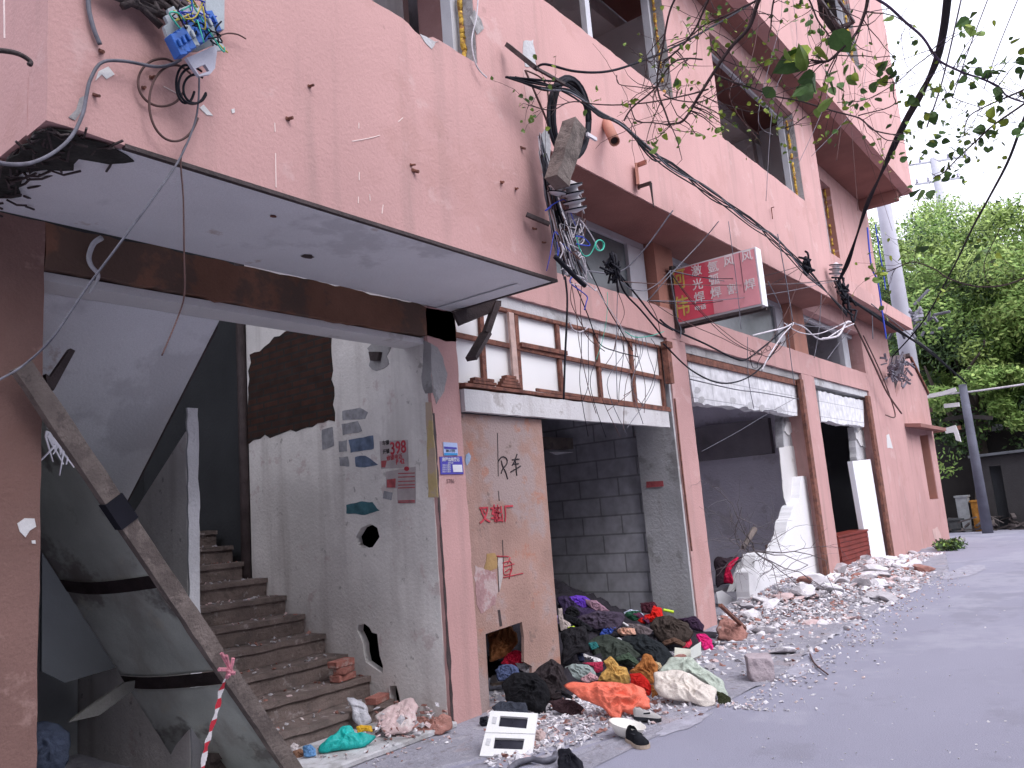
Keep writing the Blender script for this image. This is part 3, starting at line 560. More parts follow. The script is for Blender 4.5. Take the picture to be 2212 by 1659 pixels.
# blue plates on the column
BP=M('plate_blue',(.07,.06,.40),.5,.1,5,0,spec=.5); BL=M('plate_light',(.45,.55,.80),.5,.1,5,0); BC=M('plate_cyan',(.05,.30,.62),.5,.1,5,0); WP=M('plate_white',(.75,.76,.80),.5,.1,5,0)
yc=Y0-.003
P1=T('number_plate','small light blue and white number plate on the pink column','sign',on(970,965,1,yc))
slab('plate',BL,P1,px([(1675,652),(1868,665),(1880,835),(1685,840)],1,yc,zF),(0,-.004,0))
slab('stripe',BP,P1,px([(1690,712),(1862,725),(1866,752),(1695,745)],1,yc-.005,zF),(0,-.002,0)); slab('stripe',BC,P1,px([(1692,800),(1872,805),(1876,832),(1695,834)],1,yc-.005,zF),(0,-.002,0))
text('lettering','301-1275',INK,on(*zF((1780,775)),1,yc-.006),(1,0,0),(0,0,1),.03,P1,.002,.01)
P2=T('number_plate','purple blue notice plate with white print under the small number plate','sign',on(975,1005,1,yc))
slab('plate',BP,P2,px([(1625,855),(1930,850),(1955,1095),(1640,1100)],1,yc,zF),(0,-.006,0))
slab('white_square',WP,P2,px([(1805,965),(1935,965),(1945,1065),(1818,1065)],1,yc-.007,zF),(0,-.002,0))
text('lettering','房屋出租登记',WP,on(*zF((1785,895)),1,yc-.008),(1,0,0),(0,0,1),.036,P2,.002,.012)
for i in range(5): text('lettering','流动人口服务' if i else '社区公安',WP,on(*zF((1725 if i else 1780,940+30*i)),1,yc-.008),(1,0,0),(0,0,1),.017,P2,.001,.0)
text('pencil_number','5786',M('pencil_grey',(.20,.12,.12),.9,.1,5,0),on(*zF((1780,1195)),1,yc-.001),(1,0,0),(0,0,1),.05,BLD,.001,.0)
# red strip notice on the concrete beside the shop
q=px([(2045,1560),(2150,1555),(2155,1590),(2045,1598)],0,9.27,z5); tag(slab('wall_notice',POR,None,q,(-.003,0,0)),'narrow faded red strip notice on the concrete beside the clothes shop','notice')
# ---------------------------------------------------------------- projecting shop sign
XS=9.6; SG=T('shop_sign','faded red lightbox sign with yellow and white Chinese lettering sticking out from the facade','sign',(XS,4.0,3.9))
SR=M('sign_red',(.62,.08,.12),.6,.2,1.5,.1,20,stain=((.60,.20,.22),2.5,.55,.35)); SF=M('sign_faded',(.70,.30,.33),.6,.15,2,.1,20,stain=((.66,.36,.36),2.5,.55,.35)); SY=M('sign_yellow',(.62,.48,.12),.6,.2,6,0); SWt=M('sign_lettering_white',(.72,.66,.66),.6,.15,6,0)
Yi,Yo,zb_,zt_=4.58,3.42,3.93,4.68
bm=bmesh.new(); bx(bm,XS+.01,XS+.16,Yo,Yi,zb_,zt_); finish('housing',bm,M('sign_housing',(.62,.62,.64),.5,.1,2,.05,20),SG)
slab('front_panel',SR,SG,[(XS,4.05,zb_+.02),(XS,Yi,zb_+.02),(XS,Yi,zt_-.02),(XS,4.05,zt_-.02)],(.008,0,0))
slab('front_panel',SF,SG,[(XS,Yo+.01,zb_+.02),(XS,4.047,zb_+.02),(XS,4.047,zt_-.02),(XS,Yo+.01,zt_-.02)],(.008,0,0),label='faded pink outer part of the sign face')
slab('end_cap',M('end_cap_white',(.88,.88,.90),.5,.02,1,0),SG,[(XS+.0,Yo-.004,zb_-.0),(XS+.165,Yo-.004,zb_),(XS+.165,Yo-.004,zt_),(XS,Yo-.004,zt_)],(0,-.012,0))
bm=bmesh.new(); bar(bm,(XS,Yi,zb_-.03),(XS,Yo,zb_-.03),.03,.03); bar(bm,(XS+.15,Yi,zb_-.03),(XS+.15,Yo,zb_-.03),.03,.03); bx(bm,XS-.01,XS+.17,Yi-.02,Yi+.02,zb_-.1,zt_+.05); finish('mounting_rail',bm,DARKST,SG)
bm=bmesh.new()
for y_ in (3.62,): bx(bm,XS-.004,XS-.001,y_-.003,y_+.003,zb_+.2,zt_-.02)
finish('panel_seam',bm,DARKST,SG)
def sgt(s,p,size,mt,bold=.03,sx=1.): 
    c=on(*zS(p),0,XS); return text('lettering',s,mt,(XS-.004,c.y,c.z),rg,upv,size,SG,.004,bold,sx=sx)
sgt('阿',(425,780),.30,SY,.008,.8); sgt('伟',(490,1230),.30,SY,.008,.8)
for s,p in (('激',(735,620)),('光',(755,850)),('焊',(785,1065))): sgt(s,p,.155,SWt,.008)
for s,p in (('氩',(1010,560)),('弧',(1030,775)),('焊',(1060,990))): sgt(s,p,.155,SWt,.008)
for s,p in (('风',(1275,460)),('割',(1340,925)),('风',(1575,375)),('焊',(1630,850))): sgt(s,p,.15,SWt,.008)
sgt('电话',(800,1230),.07,SWt,.02,1.2)
# ---------------------------------------------------------------- neighbouring gable house
GH=T('gable_house','small pink gable house at the far end of the row','house',(23.4,4.62,0))
pk=on(1964,773,1,Y0)
wh=[(23.45,Y0,1.15),(24.55,Y0,1.15),(24.55,Y0,2.9),(23.45,Y0,2.9)]
slab('gable_wall',PINK,GH,[(21.51,Y0+.002,0),(25.2,Y0+.002,0),(25.3,Y0+.002,4.14),(23.75,Y0+.002,4.98),(21.51,Y0+.002,3.75)],(0,.24,0),[wh])
box('side_wall',PINK,GH,25.0,25.24,4.87,9,0,4.1); box('side_wall',PINK,GH,21.52,21.7,4.87,9,0,3.7)
slab('roof',M('dark_tiles',(.10,.075,.075),.9,.4,9,1,20),GH,[(23.75,4.6,5.03),(25.45,4.6,4.08),(25.45,4.6,4.14),(23.75,4.6,5.12)],(0,4.4,0)); slab('roof',MATS['dark_tiles'],GH,[(23.745,4.7,5.03),(21.6,4.7,3.83),(21.6,4.7,3.90),(23.745,4.7,5.12)],(0,4.3,0))
box('window_reveal',PINKD,GH,24.53,24.548,4.64,4.85,1.16,2.89); box('window_back',DARKI,GH,23.4,24.6,5.1,5.15,1.1,2.95)
slab('window_canopy',BRSOF,GH,[(21.9,4.25,2.98),(25.1,4.25,2.98),(25.1,4.61,3.02),(21.9,4.61,3.02)],(0,0,.09))
bm=bmesh.new(); bar(bm,(23.8,4.58,5.0),(25.35,4.58,4.13),.03,.06); finish('verge_trim',bm,RUST,GH)
# junk caught in the valley between the roofs
bm=bmesh.new()
for i in range(120):
    c=on(1925+R.uniform(-8,35),800+R.uniform(-20,25),1,4.5+R.uniform(-.2,.4)); c.z=max(c.z,3.85+abs(c.x-22)*.3)
    tube(bm,[c,c+Vector((R.gauss(0,.2),R.gauss(0,.1),R.gauss(0,.13)))],R.uniform(.01,.035),4)
tag(finish('roof_debris',bm,M('debris_grey',(.17,.16,.19),.9,.5,8,.3,40)),'tangled grey debris caught between the two pink roofs','debris')
patch('weathered_patch',M('pale_pink',(.60,.42,.39),.9,.1,3,.2,40),[(1590,200),(1620,180),(1645,240),(1630,270),(1600,250)],zD,Y0,GH)
# ---------------------------------------------------------------- unseen blocks added across the lane to shade the facade
OP=T('opposite_shade_block','unseen grey block added across the lane to shade the stairwell end','house',(-2,-6,0))
box('wall',DARKI,OP,-16,1.5,-9,-3.2,0,9.5); slab('roof',MATS['dark_tiles'],OP,[(-16.3,-9.3,9.5),(-16.3,-2.9,9.5),(-16.3,-6.1,11.4)],(18.1,0,0))

N2_=T('lane_shade_block','unseen low block added along the lane to shade the facade','house',(12,-6,0)); box('wall',DARKI,N2_,2,36,-9,-5.2,0,4.7); slab('roof',MATS['dark_tiles'],N2_,[(1.8,-9.3,4.7),(1.8,-4.9,4.7),(1.8,-7.1,6.1)],(34.4,0,0))  # added out of view, holds low sky light off the facade

# ---------------------------------------------------------------- leaning timber, sheets and tape in the stairwell
a=on(45,790,1,4.5); b=on(642,1678,2,.02)
bm=bmesh.new(); pth=[a.lerp(b,i/14) for i in range(15)]
for i in range(14):
    pass
bar(bm,a,b,.10,.06,Vector((0,1,0))); bmesh.ops.subdivide_edges(bm,edges=[e for e in bm.edges if e.calc_length()>1],cuts=30)
for v in bm.verts: v.co+=Vector((noise.noise(v.co*7),noise.noise(v.co*7+Vector((5,0,0))),noise.noise(v.co*7+Vector((0,5,0)))))*.005
tag(finish('leaning_timber',bm,WOOD),'long rotten timber leaning across the stairwell opening','timber')
d=(b-a).normalized()
bm=bmesh.new(); bar(bm,a.lerp(b,.275),a.lerp(b,.33),.115,.075,Vector((0,1,0))); tag(finish('black_tape_wrap',bm,BLACKP),'black wrapping round the upper half of the leaning timber','wrap')
SH=T('bent_sheet','stained grey sheet curling down behind the leaning timber','sheet',on(330,1500,1,5.0))
SHM=M('stained_grey_sheet',(.46,.48,.46),.8,.2,1.5,.25,15,stain=[((.16,.14,.13),2,.56,.6),((.5,.48,.42),5,.6,.4)],streak=.4)
def sheetpt(t,s):
    y_=850+t*830; A=on(78+t*548,y_,1,4.80); B=on(max(60,86+(y_-1175)*.636),y_+10,1,5.6)
    p=A.lerp(B,s); p.z+=math.sin(s*math.pi)*-.03; p.y+=math.sin(s*math.pi)*.14
    return p
def sheet(name,t0,t1,dark=False):
    bm=bmesh.new(); n,k=30,16
    hole=lambda t,s:(s<.06+.05*noise.noise(Vector((t*30,1,0))) and (.48<t<.56))
    vs=[[bm.verts.new(sheetpt(t0+(t1-t0)*i/n,j/k)+Vector((0,.012,0))*noise.noise(Vector((i*.3,j*.4,t0*9)))) for j in range(k+1)] for i in range(n+1)]
    for i in range(n):
        for j in range(k):
            if not hole(t0+(t1-t0)*(i+.5)/n,(j+.5)/k): bm.faces.new((vs[i][j],vs[i+1][j],vs[i+1][j+1],vs[i][j+1]))
    bmesh.ops.solidify(bm,geom=bm.faces[:],thickness=.02)
    return finish(name,bm,SHM,SH,True)
sheet('sheet_panel',0,.475); sheet('sheet_panel',.50,.72); sheet('sheet_panel',.755,1.0)
for t in (.487,.737):
    bm=bmesh.new(); A_=[]
    for j in range(13): A_.append([bm.verts.new(sheetpt(t+o_,j/12)+Vector((-.01,-.02,0))) for o_ in (-.016,.016)])
    for j in range(12): bm.faces.new((A_[j][0],A_[j][1],A_[j+1][1],A_[j+1][0]))
    bmesh.ops.solidify(bm,geom=bm.faces[:],thickness=.02); finish('dark_seam',bm,DARKST,SH,True)
q=px([(92,1080),(150,1130),(262,1430),(258,1440),(140,1475),(90,1450)],1,6.3); tag(slab('grey_offcut',M('grey_panel',(.16,.175,.19),.8,.15,1,.2,20),None,q,(0,.03,0)),'grey triangular panel leaning in the dark under the stairs','panel')
q=px([(150,1560),(175,1540),(270,1475),(292,1470),(290,1490),(215,1545)],1,5.5); tag(slab('folded_board',M('dim_board',(.20,.20,.185),.9,.2,4,.3,30),None,q,(0,.03,0)),'pale folded board on the floor under the stairs','board')
# red and white barrier tape
bm=bmesh.new(); P_=smoothpath([on(u,v,1,4.62) for u,v in ((492,1462),(478,1490),(470,1530),(455,1580),(443,1625),(436,1680))],8)
for i in range(len(P_)-1):
    a_,b_=P_[i],P_[i+1]; s_=Vector((.022,0.01,0))*(1+.3*math.sin(i)); f=bm.faces.new([bm.verts.new(p) for p in (a_-s_,a_+s_,b_+s_,b_-s_)]); f.material_index=(i//4)%2
bmesh.ops.remove_doubles(bm,verts=bm.verts,dist=1e-4)
tag(finish('barrier_tape',bm,[M('tape_white',(.75,.72,.72),.5,.05,9,0),M('tape_red',(.55,.03,.05),.5,.05,9,0)]),'red and white barrier tape hanging from the leaning timber','tape')
bm=bmesh.new(); c=on(495,1452,1,4.55)
for i in range(7): tube(bm,[c+Vector((R.gauss(0,.02),0,R.gauss(0,.02))),c+Vector((R.gauss(0,.05),-.03,R.gauss(.02,.06)))],.012,5)
tag(finish('tape_knot',bm,M('knot_pink',(.62,.25,.30),.6,.5,30,0)),'knot of barrier tape tied round the leaning timber','tape')
bm=bmesh.new()
for i in range(16):
    c=on(105+R.uniform(-6,14),905+R.uniform(0,50),1,4.75); tube(bm,[c,c+Vector((R.gauss(.03,.03),0,-.03)),c+Vector((R.gauss(.05,.05),0,-R.uniform(.08,.2)))],.012,4,.004)
tag(finish('torn_plastic',bm,M('white_shreds',(.7,.7,.75),.7,.1,5,0)),'white shredded plastic hanging beside the top of the leaning timber','plastic')
bm=bmesh.new(); prism(bm,px([(445,720),(475,735),(340,985),(300,960),(290,880),(320,900)],1,4.9,z4),(0,.05,0)); tag(finish('charred_stick',bm,DARKST),'short charred stick jammed beside the left pink wall','stick')
bm=bmesh.new(); tube(bm,smoothpath([on(*z4(p),1,4.58) for p in ((640,25),(590,60),(560,140),(575,200),(620,260),(590,330),(560,370))],5),.018,6,.008); tag(finish('cloth_strip',bm,CONCL,None,True),'pale strip dangling from the stairwell beam','strip')
# ---------------------------------------------------------------- crumpled things
def crumple(name,outline,mat,label,cat,group,tilt=.55,relief=.5,zf=zC,pile=True,seed=0,zb=None,folds=1.0,parent=None,freq=9,res=(44,14),push=0):
    pts=[zf(p) for p in outline]; cu=sum(p[0] for p in pts)/len(pts); cv=sum(p[1] for p in pts)/len(pts)
    low=max(pts,key=lambda p:p[1])
    g0=on(low[0],low[1],2,0 if zb is None else zb)
    if pile:   # the heap slopes up into the shop
        n_p=Vector((0,-.36,1)).normalized(); p0=Vector((0,4.15,0)); h=plane(low[0],low[1],p0,n_p)
        if h.z>0 and h.y<8: g0=h
    g0=g0+ray(*low).normalized()*push
    tc=(CAM-g0); tc.z=0; tc.normalize(); n=(tc*math.sin(tilt*1.57)+Vector((0,0,1))*math.cos(tilt*1.57)).normalized()
    P3=[plane(u,v,g0,n) for u,v in pts]; c3=plane(cu,cv,g0,n)
    N,K=res
    per=[]; seg=[(P3[(i+1)%len(P3)]-P3[i]).length for i in range(len(P3))]; tot=sum(seg); 
    for i in range(N):
        s=tot*i/N; j=0
        while s>seg[j]: s-=seg[j]; j+=1
        per.append(P3[j].lerp(P3[(j+1)%len(P3)],s/seg[j]))
    per=[(per[i-1]+per[i]*2+per[(i+1)%N])/4 for i in range(N)]
    size=math.sqrt(sum((p-c3).length**2 for p in per)/N); Hh=size*relief
    bm=bmesh.new(); off=Vector((seed*3.1,seed*1.7,seed*.9)); rings=[]
    rr_=random.Random(seed+500); e1=(per[0]-c3).normalized(); e2=n.cross(e1)
    pin=[(c3.lerp(per[rr_.randrange(N)],rr_.uniform(.1,.95)),rr_.randint(4,8),rr_.uniform(0,6)) for _ in range(4)]
    def f(p,t):
        d=p-c3; x=d.dot(e1)/size; y=d.dot(e2)/size
        w1=noise.noise(Vector((x*1.3,y*1.3,seed*2.3))); w2=noise.noise(Vector((x*1.3+7,y*1.3,seed*2.3)))
        h=0
        for c_,m_,ph in pin:
            e=p-c_; X=e.dot(e1)/size+w1*.35; Y=e.dot(e2)/size+w2*.35; r_=math.hypot(X,Y); th=math.atan2(Y,X)
            h+=(1-abs(math.sin(th*m_/2+ph+w1*3)))**1.5*min(1,r_*1.6)*math.exp(-r_*.9)
        q=Vector((x*freq/5+w1,y*freq/5+w2,seed*3.7)); rd=(1-min(1,abs(noise.noise(q))*3.2))**1.4; r2=(1-min(1,abs(noise.noise(q*2.6+Vector((4,4,4))))*3))**1.5
        lump=.5+.8*noise.noise(Vector((x*1.1,y*1.1,seed*5.1+3)))
        return Hh*(max(0,1-t**3.5)**.7)*(.30*lump+.18+folds*(.50*h+.34*rd+.16*r2))
    ctr=bm.verts.new(c3+n*f(c3,0))
    for k in range(1,K+1):
        t=k/K
        ring=[]
        for i in range(N):
            p=c3.lerp(per[i],t)
            if k>K-3: p=p+(per[i]-c3)*.16*noise.noise(per[i]*(2.2/max(size,.05))+off)*(k-K+3)/3
            ring.append(bm.verts.new(p+n*(f(p,t) if k<K else 0)))
        rings.append(ring)
    for i in range(N): bm.faces.new((ctr,rings[0][i],rings[0][(i+1)%N]))
    for k in range(K-1):
        for i in range(N): bm.faces.new((rings[k][i],rings[k+1][i],rings[k+1][(i+1)%N],rings[k][(i+1)%N]))
    bk=bm.verts.new(c3-n*Hh*.45)
    mid=[bm.verts.new(per[i].lerp(c3,.35)-n*Hh*.4) for i in range(N)]
    for i in range(N):
        bm.faces.new((rings[-1][i],mid[i],mid[(i+1)%N],rings[-1][(i+1)%N])); bm.faces.new((mid[i],bk,mid[(i+1)%N]))
    mz=min(v.co.z for v in bm.verts)
    if mz<.003:
        for v in bm.verts: v.co.z=max(v.co.z,.006)
    o=finish(name,bm,mat,parent,True)
    if parent is None: tag(o,label,cat,group)
    return o
_cl=[0]
def cloth(col,rough=.95,var=.18,name=None,spec=.15,bump=.5):
    _cl[0]+=1; return M((name or 'fabric')+'_%d'%_cl[0],col,rough,var,8,.9,22,fine=.15,spec=spec)
PG='clothes and rags dumped in front of the shop'
# body of the dump
bm=bmesh.new(); nx,ny=50,44; vv=[]
for i in range(nx+1):
    row=[]
    for j in range(ny+1):
        y=4.05+3.0*j/ny; x0=5.5 if y<4.58 else 6.46; x=x0+(9.24-x0)*i/nx if y>4.55 else x0+(9.35-x0)*i/nx
        z=.38*(y-4.15)-.07; q=Vector((x*4,y*4,0)); z+=.10*(1-abs(noise.noise(q))*2.5)+.04*noise.noise(q*3)
        ed=min(1,(9.4-x)/1.0+.15,(x-x0)/.4+.4,(y-4.05)/.5); row.append(bm.verts.new((x,y,max(.006,z*ed))))
    vv.append(row)
for i in range(nx):
    for j in range(ny): bm.faces.new((vv[i][j],vv[i+1][j],vv[i+1][j+1],vv[i][j+1]))
tag(finish('rag_heap',bm,cloth((.03,.027,.034)),None,True),'broad dark heap of rags under all the other clothes','rag heap',PG)
items=[
('plush_bundle',[(135,740),(180,715),(300,690),(330,730),(335,800),(300,870),(240,910),(150,925)],(.36,.15,.06),'brown plush bundle showing through the hole in the hoarding',.75,.6,0),
('scarlet_cloth',[(225,940),(270,870),(330,845),(375,860),(390,900),(380,950),(300,965)],(.60,.02,.06),'bright pinkish red cloth in the hole of the hoarding',.7,.6,0),
('denim_garment',[(180,990),(230,945),(320,950),(365,1010),(300,1055),(200,1065)],(.07,.09,.17),'blue denim garment below the hole in the hoarding',.7,.5,0),
('pale_rag',[(315,935),(380,940),(400,925),(440,930),(438,1012),(400,1005),(360,985)],(.50,.48,.50),'pale grey rag beside the pinkish red cloth',.7,.4,0),
('black_coat',[(240,1090),(290,1020),(360,1000),(460,1010),(540,1080),(560,1180),(535,1290),(430,1270),(340,1240),(260,1180)],(.010,.010,.012),'black fleece coat lying against the foot of the hoarding',.6,.5,0),
('brown_coat',[(440,1010),(500,950),(570,900),(640,950),(670,1010),(690,1080),(640,1180),(560,1190),(520,1080)],(.035,.028,.03),'dark brown coat between the black fleece and the grey green shirt',.6,.5,0),
('navy_cloth',[(160,1240),(210,1200),(400,1210),(425,1290),(300,1300),(190,1290)],(.04,.045,.06),'navy cloth behind the white double panel',.4,.3,0),
('dark_bundle',[(560,1205),(640,1185),(720,1195),(790,1240),(780,1300),(680,1300),(590,1260)],(.05,.028,.032),'dark plum bundle left of the orange sack',.5,.5,0),
('green_shirt',[(670,970),(720,940),(830,950),(880,1000),(880,1060),(760,1060),(690,1030)],(.26,.31,.30),'grey green shirt behind the orange sack',.6,.4,0),
('white_shirt',[(705,885),(760,862),(840,890),(925,912),(930,945),(820,945),(720,945)],(.62,.60,.60),'white folded shirt above the grey green shirt',.6,.35,0),
('crimson_cloth',[(780,935),(930,930),(925,1000),(870,1005),(860,965)],(.36,.03,.07),'crimson strip of cloth right of the grey green shirt',.6,.3,0),
('tan_garment',[(885,1060),(915,1010),(955,975),(928,925),(980,893),(1010,915),(1035,960),(1090,970),(1112,1035),(1105,1085),(1000,1082)],(.50,.30,.09),'mustard tan garment above the orange sack',.65,.55,0),
('plush_coat',[(1100,1000),(1185,935),(1200,872),(1260,880),(1300,950),(1312,1040),(1325,1085),(1270,1095),(1170,1020)],(.33,.13,.04),'brown plush coat right of the mustard garment',.65,.55,0),
('red_trousers',[(1108,1015),(1180,1000),(1235,1050),(1270,1110),(1255,1175),(1195,1150),(1120,1080)],(.42,.015,.012),'deep red garment between the orange sack and the brown plush coat',.6,.45,0),
('brown_offcut',[(1258,1090),(1322,1090),(1315,1150),(1265,1185)],(.30,.12,.04),'small brown scrap beside the cream sack',.5,.5,0),
('orange_sack',[(680,1100),(730,1075),(850,1078),(1000,1068),(1170,1088),(1205,1120),(1215,1160),(1255,1190),(1240,1215),(1268,1255),(1180,1270),(1110,1290),(1060,1270),(1048,1338),(985,1300),(920,1240),(850,1205),(760,1180)],(.78,.17,.10),'orange red woven plastic sack at the front of the dump',.5,.36,1),
('green_sack',[(1320,1000),(1360,940),(1400,895),(1540,900),(1600,960),(1680,1010),(1740,1050),(1800,1160),(1760,1200),(1700,1120),(1500,1010)],(.44,.50,.42),'pale green sheet bag at the right end of the dump',.5,.3,0),
('cream_sack',[(1275,1010),(1400,980),(1480,1000),(1570,1035),(1710,1120),(1720,1235),(1640,1240),(1560,1225),(1440,1195),(1300,1165)],(.66,.60,.53),'dirty cream plastic sack lying nearest the road',.45,.32,0),
('olive_cloth',[(1705,1130),(1750,1140),(1812,1180),(1800,1212),(1720,1225)],(.035,.04,.02),'dark olive cloth poking out of the cream sack',.5,.4,0),
('magenta_cloth',[(1560,735),(1630,735),(1675,780),(1692,850),(1620,855),(1590,800)],(.72,.03,.20),'magenta cloth at the foot of the middle column',.6,.5,0),
('coral_glove',[(1478,755),(1525,755),(1540,800),(1525,830),(1475,832)],(.68,.05,.10),'coral red glove beside the magenta cloth',.6,.5,0),
('taupe_jacket',[(1250,680),(1300,620),(1380,605),(1500,660),(1545,720),(1530,780),(1420,822),(1340,800),(1275,740)],(.055,.042,.036),'dark taupe jacket in front of the red cloth',.6,.45,0),
('plum_cloth',[(1430,635),(1570,615),(1620,680),(1625,730),(1540,710),(1500,660)],(.045,.025,.05),'plum dark cloth leaning on the middle column',.6,.4,0),
('red_jacket',[(1160,645),(1210,610),(1255,600),(1275,540),(1320,555),(1350,625),(1270,655),(1180,672)],(.62,.02,.015),'vivid red cloth on top of the dump',.75,.5,0),
('pale_bag',[(1045,610),(1110,568),(1160,575),(1215,610),(1170,655),(1080,645)],(.50,.56,.68),'pale blue plastic bag left of the vivid red cloth',.7,.5,0),
('violet_cloth',[(680,490),(740,470),(815,480),(850,525),(800,560),(720,535)],(.16,.06,.52),'violet cloth at the back of the dump',.7,.4,0),
('navy_rag',[(618,490),(680,470),(760,560),(850,570),(900,590),(800,640),(650,625)],(.05,.035,.08),'navy rag just below the violet cloth',.6,.4,0),
('mauve_blouse',[(800,500),(880,505),(975,580),(900,595),(830,555)],(.33,.20,.26),'mauve blouse right of the violet cloth',.7,.4,0),
('purple_jacket',[(710,670),(780,610),(900,575),(1050,590),(1075,650),(1010,710),(860,705),(760,720)],(.065,.05,.075),'dusky purple jacket in the middle of the dump',.6,.4,0),
('black_jumper',[(640,730),(700,690),(800,680),(830,740),(822,860),(740,880),(650,955)],(.018,.017,.02),'black jumper beside the edge of the hoarding',.6,.4,0),
('dark_green_jacket',[(820,800),(900,745),(960,740),(1100,800),(1180,880),(1150,965),(1000,940),(880,920)],(.045,.055,.045),'dark green jacket above the mustard garment',.55,.4,0),
('black_anorak',[(1050,775),(1200,735),(1330,800),(1420,900),(1340,985),(1240,900),(1130,855)],(.02,.024,.027),'black anorak right of the dark green jacket',.55,.4,0),
('taupe_sleeve',[(1070,665),(1180,670),(1280,715),(1200,762),(1100,725)],(.13,.105,.11),'taupe sleeve under the vivid red cloth',.6,.35,0),
('beige_rag',[(615,560),(645,550),(655,640),(705,665),(700,705),(640,715),(618,640)],(.50,.42,.40),'beige rag against the edge of the hoarding',.7,.35,0),
('maroon_rag',[(1180,525),(1280,515),(1300,545),(1260,600),(1190,590)],(.07,.02,.03),'maroon rag at the very back of the dump',.7,.4,0),
]
for i,(nm,ol,c,lab,tl,rl,kind) in enumerate(items):
    mt=cloth(c,.55 if ('sack' in nm or 'bag' in nm) else .95,.12 if 'sack' in nm else .2,nm,.4 if ('sack' in nm or 'bag' in nm) else .15)
    hole_=nm in('plush_bundle','scarlet_cloth','denim_garment','pale_rag')
    o=crumple(nm,ol,mt,lab,'bag' if ('sack' in nm or 'bag' in nm) else 'clothes',PG,tilt=tl,relief=rl*.8,seed=i+2,pile=True,folds=1.25 if 'sack' in nm else 1.,freq=8 if 'sack' in nm else 10,res=(80,26))
names=[('cobalt blue',(.05,.09,.35)),('faded rose',(.48,.22,.25)),('ash grey',(.27,.27,.29)),('off white',(.62,.60,.58)),('bottle green',(.03,.10,.06)),('charcoal',(.05,.05,.055)),('lilac',(.36,.28,.46)),('chocolate',(.10,.055,.035)),('steel blue',(.16,.22,.30)),('wine red',(.20,.02,.04)),('khaki',(.28,.25,.15)),('inky black',(.012,.012,.014)),('peach',(.60,.34,.25)),('slate',(.13,.14,.17)),('dusty pink',(.50,.30,.32)),('oatmeal',(.45,.40,.33)),('aubergine',(.09,.03,.08)),('sea green',(.12,.30,.26)),('graphite',(.07,.07,.08)),('sand',(.46,.36,.22))]
spots_=[(960,720),(1010,830),(760,800),(690,880),(1150,620),(900,650),(620,640),(1380,700),(1240,830),(1340,900),(980,640),(720,590),(1090,720),(620,1130),(840,1040),(1190,1140),(1480,700),(600,1060),(1420,760),(1300,960)]
where=['under the purple jacket','between the green jacket and the anorak','on the black jumper','low beside the hoarding edge','behind the vivid red cloth','above the purple jacket','against the hoarding at the back','on the taupe jacket','on the black anorak','under the pale green bag','beside the pale blue bag','below the violet cloth','in the very middle of the dump','left of the orange sack','under the mustard garment','right of the orange sack','by the middle column','between the two black coats','over the coral red glove','behind the brown plush coat']
qq=random.Random(77)
for i in range(20):
    cx_,cy_=spots_[i]; n_=9; w_=qq.uniform(38,75); h_=qq.uniform(22,42); an=qq.uniform(-.6,.6); ol=[]
    for k in range(n_):
        t=2*math.pi*k/n_; r_=qq.uniform(.65,1.25); x_=math.cos(t)*w_*r_; y_=math.sin(t)*h_*r_; ol.append((cx_+x_*math.cos(an)-y_*math.sin(an),cy_+x_*math.sin(an)+y_*math.cos(an)))
    crumple('rag',ol,cloth(names[i][1],name='rag'),names[i][0]+' rag '+where[i],'rag',PG,tilt=.6,relief=.45,seed=200+i,pile=True,folds=1.1,res=(56,16),push=-.06)
longs=[('black trouser leg',(.014,.014,.018),[(660,600),(760,630),(860,700),(850,730),(740,680),(650,640)],'trailing below the navy rag'),
('grey sleeve',(.22,.22,.25),[(880,690),(960,660),(1060,700),(1050,730),(960,700),(890,730)],'across the purple jacket'),
('dark green sleeve',(.05,.075,.05),[(1010,900),(1100,860),(1180,930),(1170,960),(1090,900),(1020,935)],'hanging off the green jacket'),
('brown sleeve',(.12,.07,.05),[(1330,790),(1420,760),(1500,800),(1490,830),(1410,795),(1340,825)],'below the taupe jacket'),
('navy trouser leg',(.03,.035,.07),[(700,780),(760,770),(790,850),(800,930),(760,930),(740,850)],'down the black jumper'),
('white cuff',(.6,.6,.62),[(990,770),(1040,760),(1070,785),(1030,800)],'on the dark green jacket'),
('plum sleeve',(.11,.03,.07),[(1120,600),(1180,590),(1260,650),(1240,670),(1170,630)],'beside the vivid red cloth'),
('black strap',(.01,.01,.012),[(560,1130),(640,1120),(720,1170),(715,1190),(635,1145),(565,1155)],'left of the orange sack'),
('teal hem',(.03,.16,.16),[(820,800),(880,790),(900,830),(850,850)],'beside the black jumper'),
('grey scarf',(.30,.30,.33),[(1150,820),(1230,800),(1330,850),(1400,860),(1390,885),(1310,880),(1220,835)],'over the black anorak')]
for i,(nm,c,ol,wh_) in enumerate(longs): crumple(nm.replace(' ','_'),ol,cloth(c,name='long'),nm+' '+wh_,'clothes',PG,tilt=.6,relief=.28,seed=300+i,pile=True,folds=1.3,res=(50,10),push=-.12)
# black strap and neon shoe details in the dump
def strip(name,pts,mat,r,label,cat,zf=zC,group=PG):
    P=[]
    for p in pts:
        u,v=zf(p); h=plane(u,v,Vector((0,4.15,0)),Vector((0,-.36,1)).normalized()); P.append(h+Vector((0,0,.03))-ray(u,v).normalized()*.12)
    return cable(name,mat,P,r,label=label,cat=cat,group=group,k=4)
strip('neon_trim',[(1342,590),(1370,595),(1415,605)],M('neon',(.55,.75,.05),.6,.1,5,0),.018,'neon yellow trim beside the vivid red cloth','trim')
strip('white_band',[(1003,668),(1050,675),(1098,702)],M('white_band',(.7,.68,.7),.7,.1,5,0),.016,'short white band across the dusky purple jacket','band')
strip('lime_sole',[(690,720),(728,712)],MATS['neon'],.016,'lime coloured shoe sole on the black jumper','shoe sole')
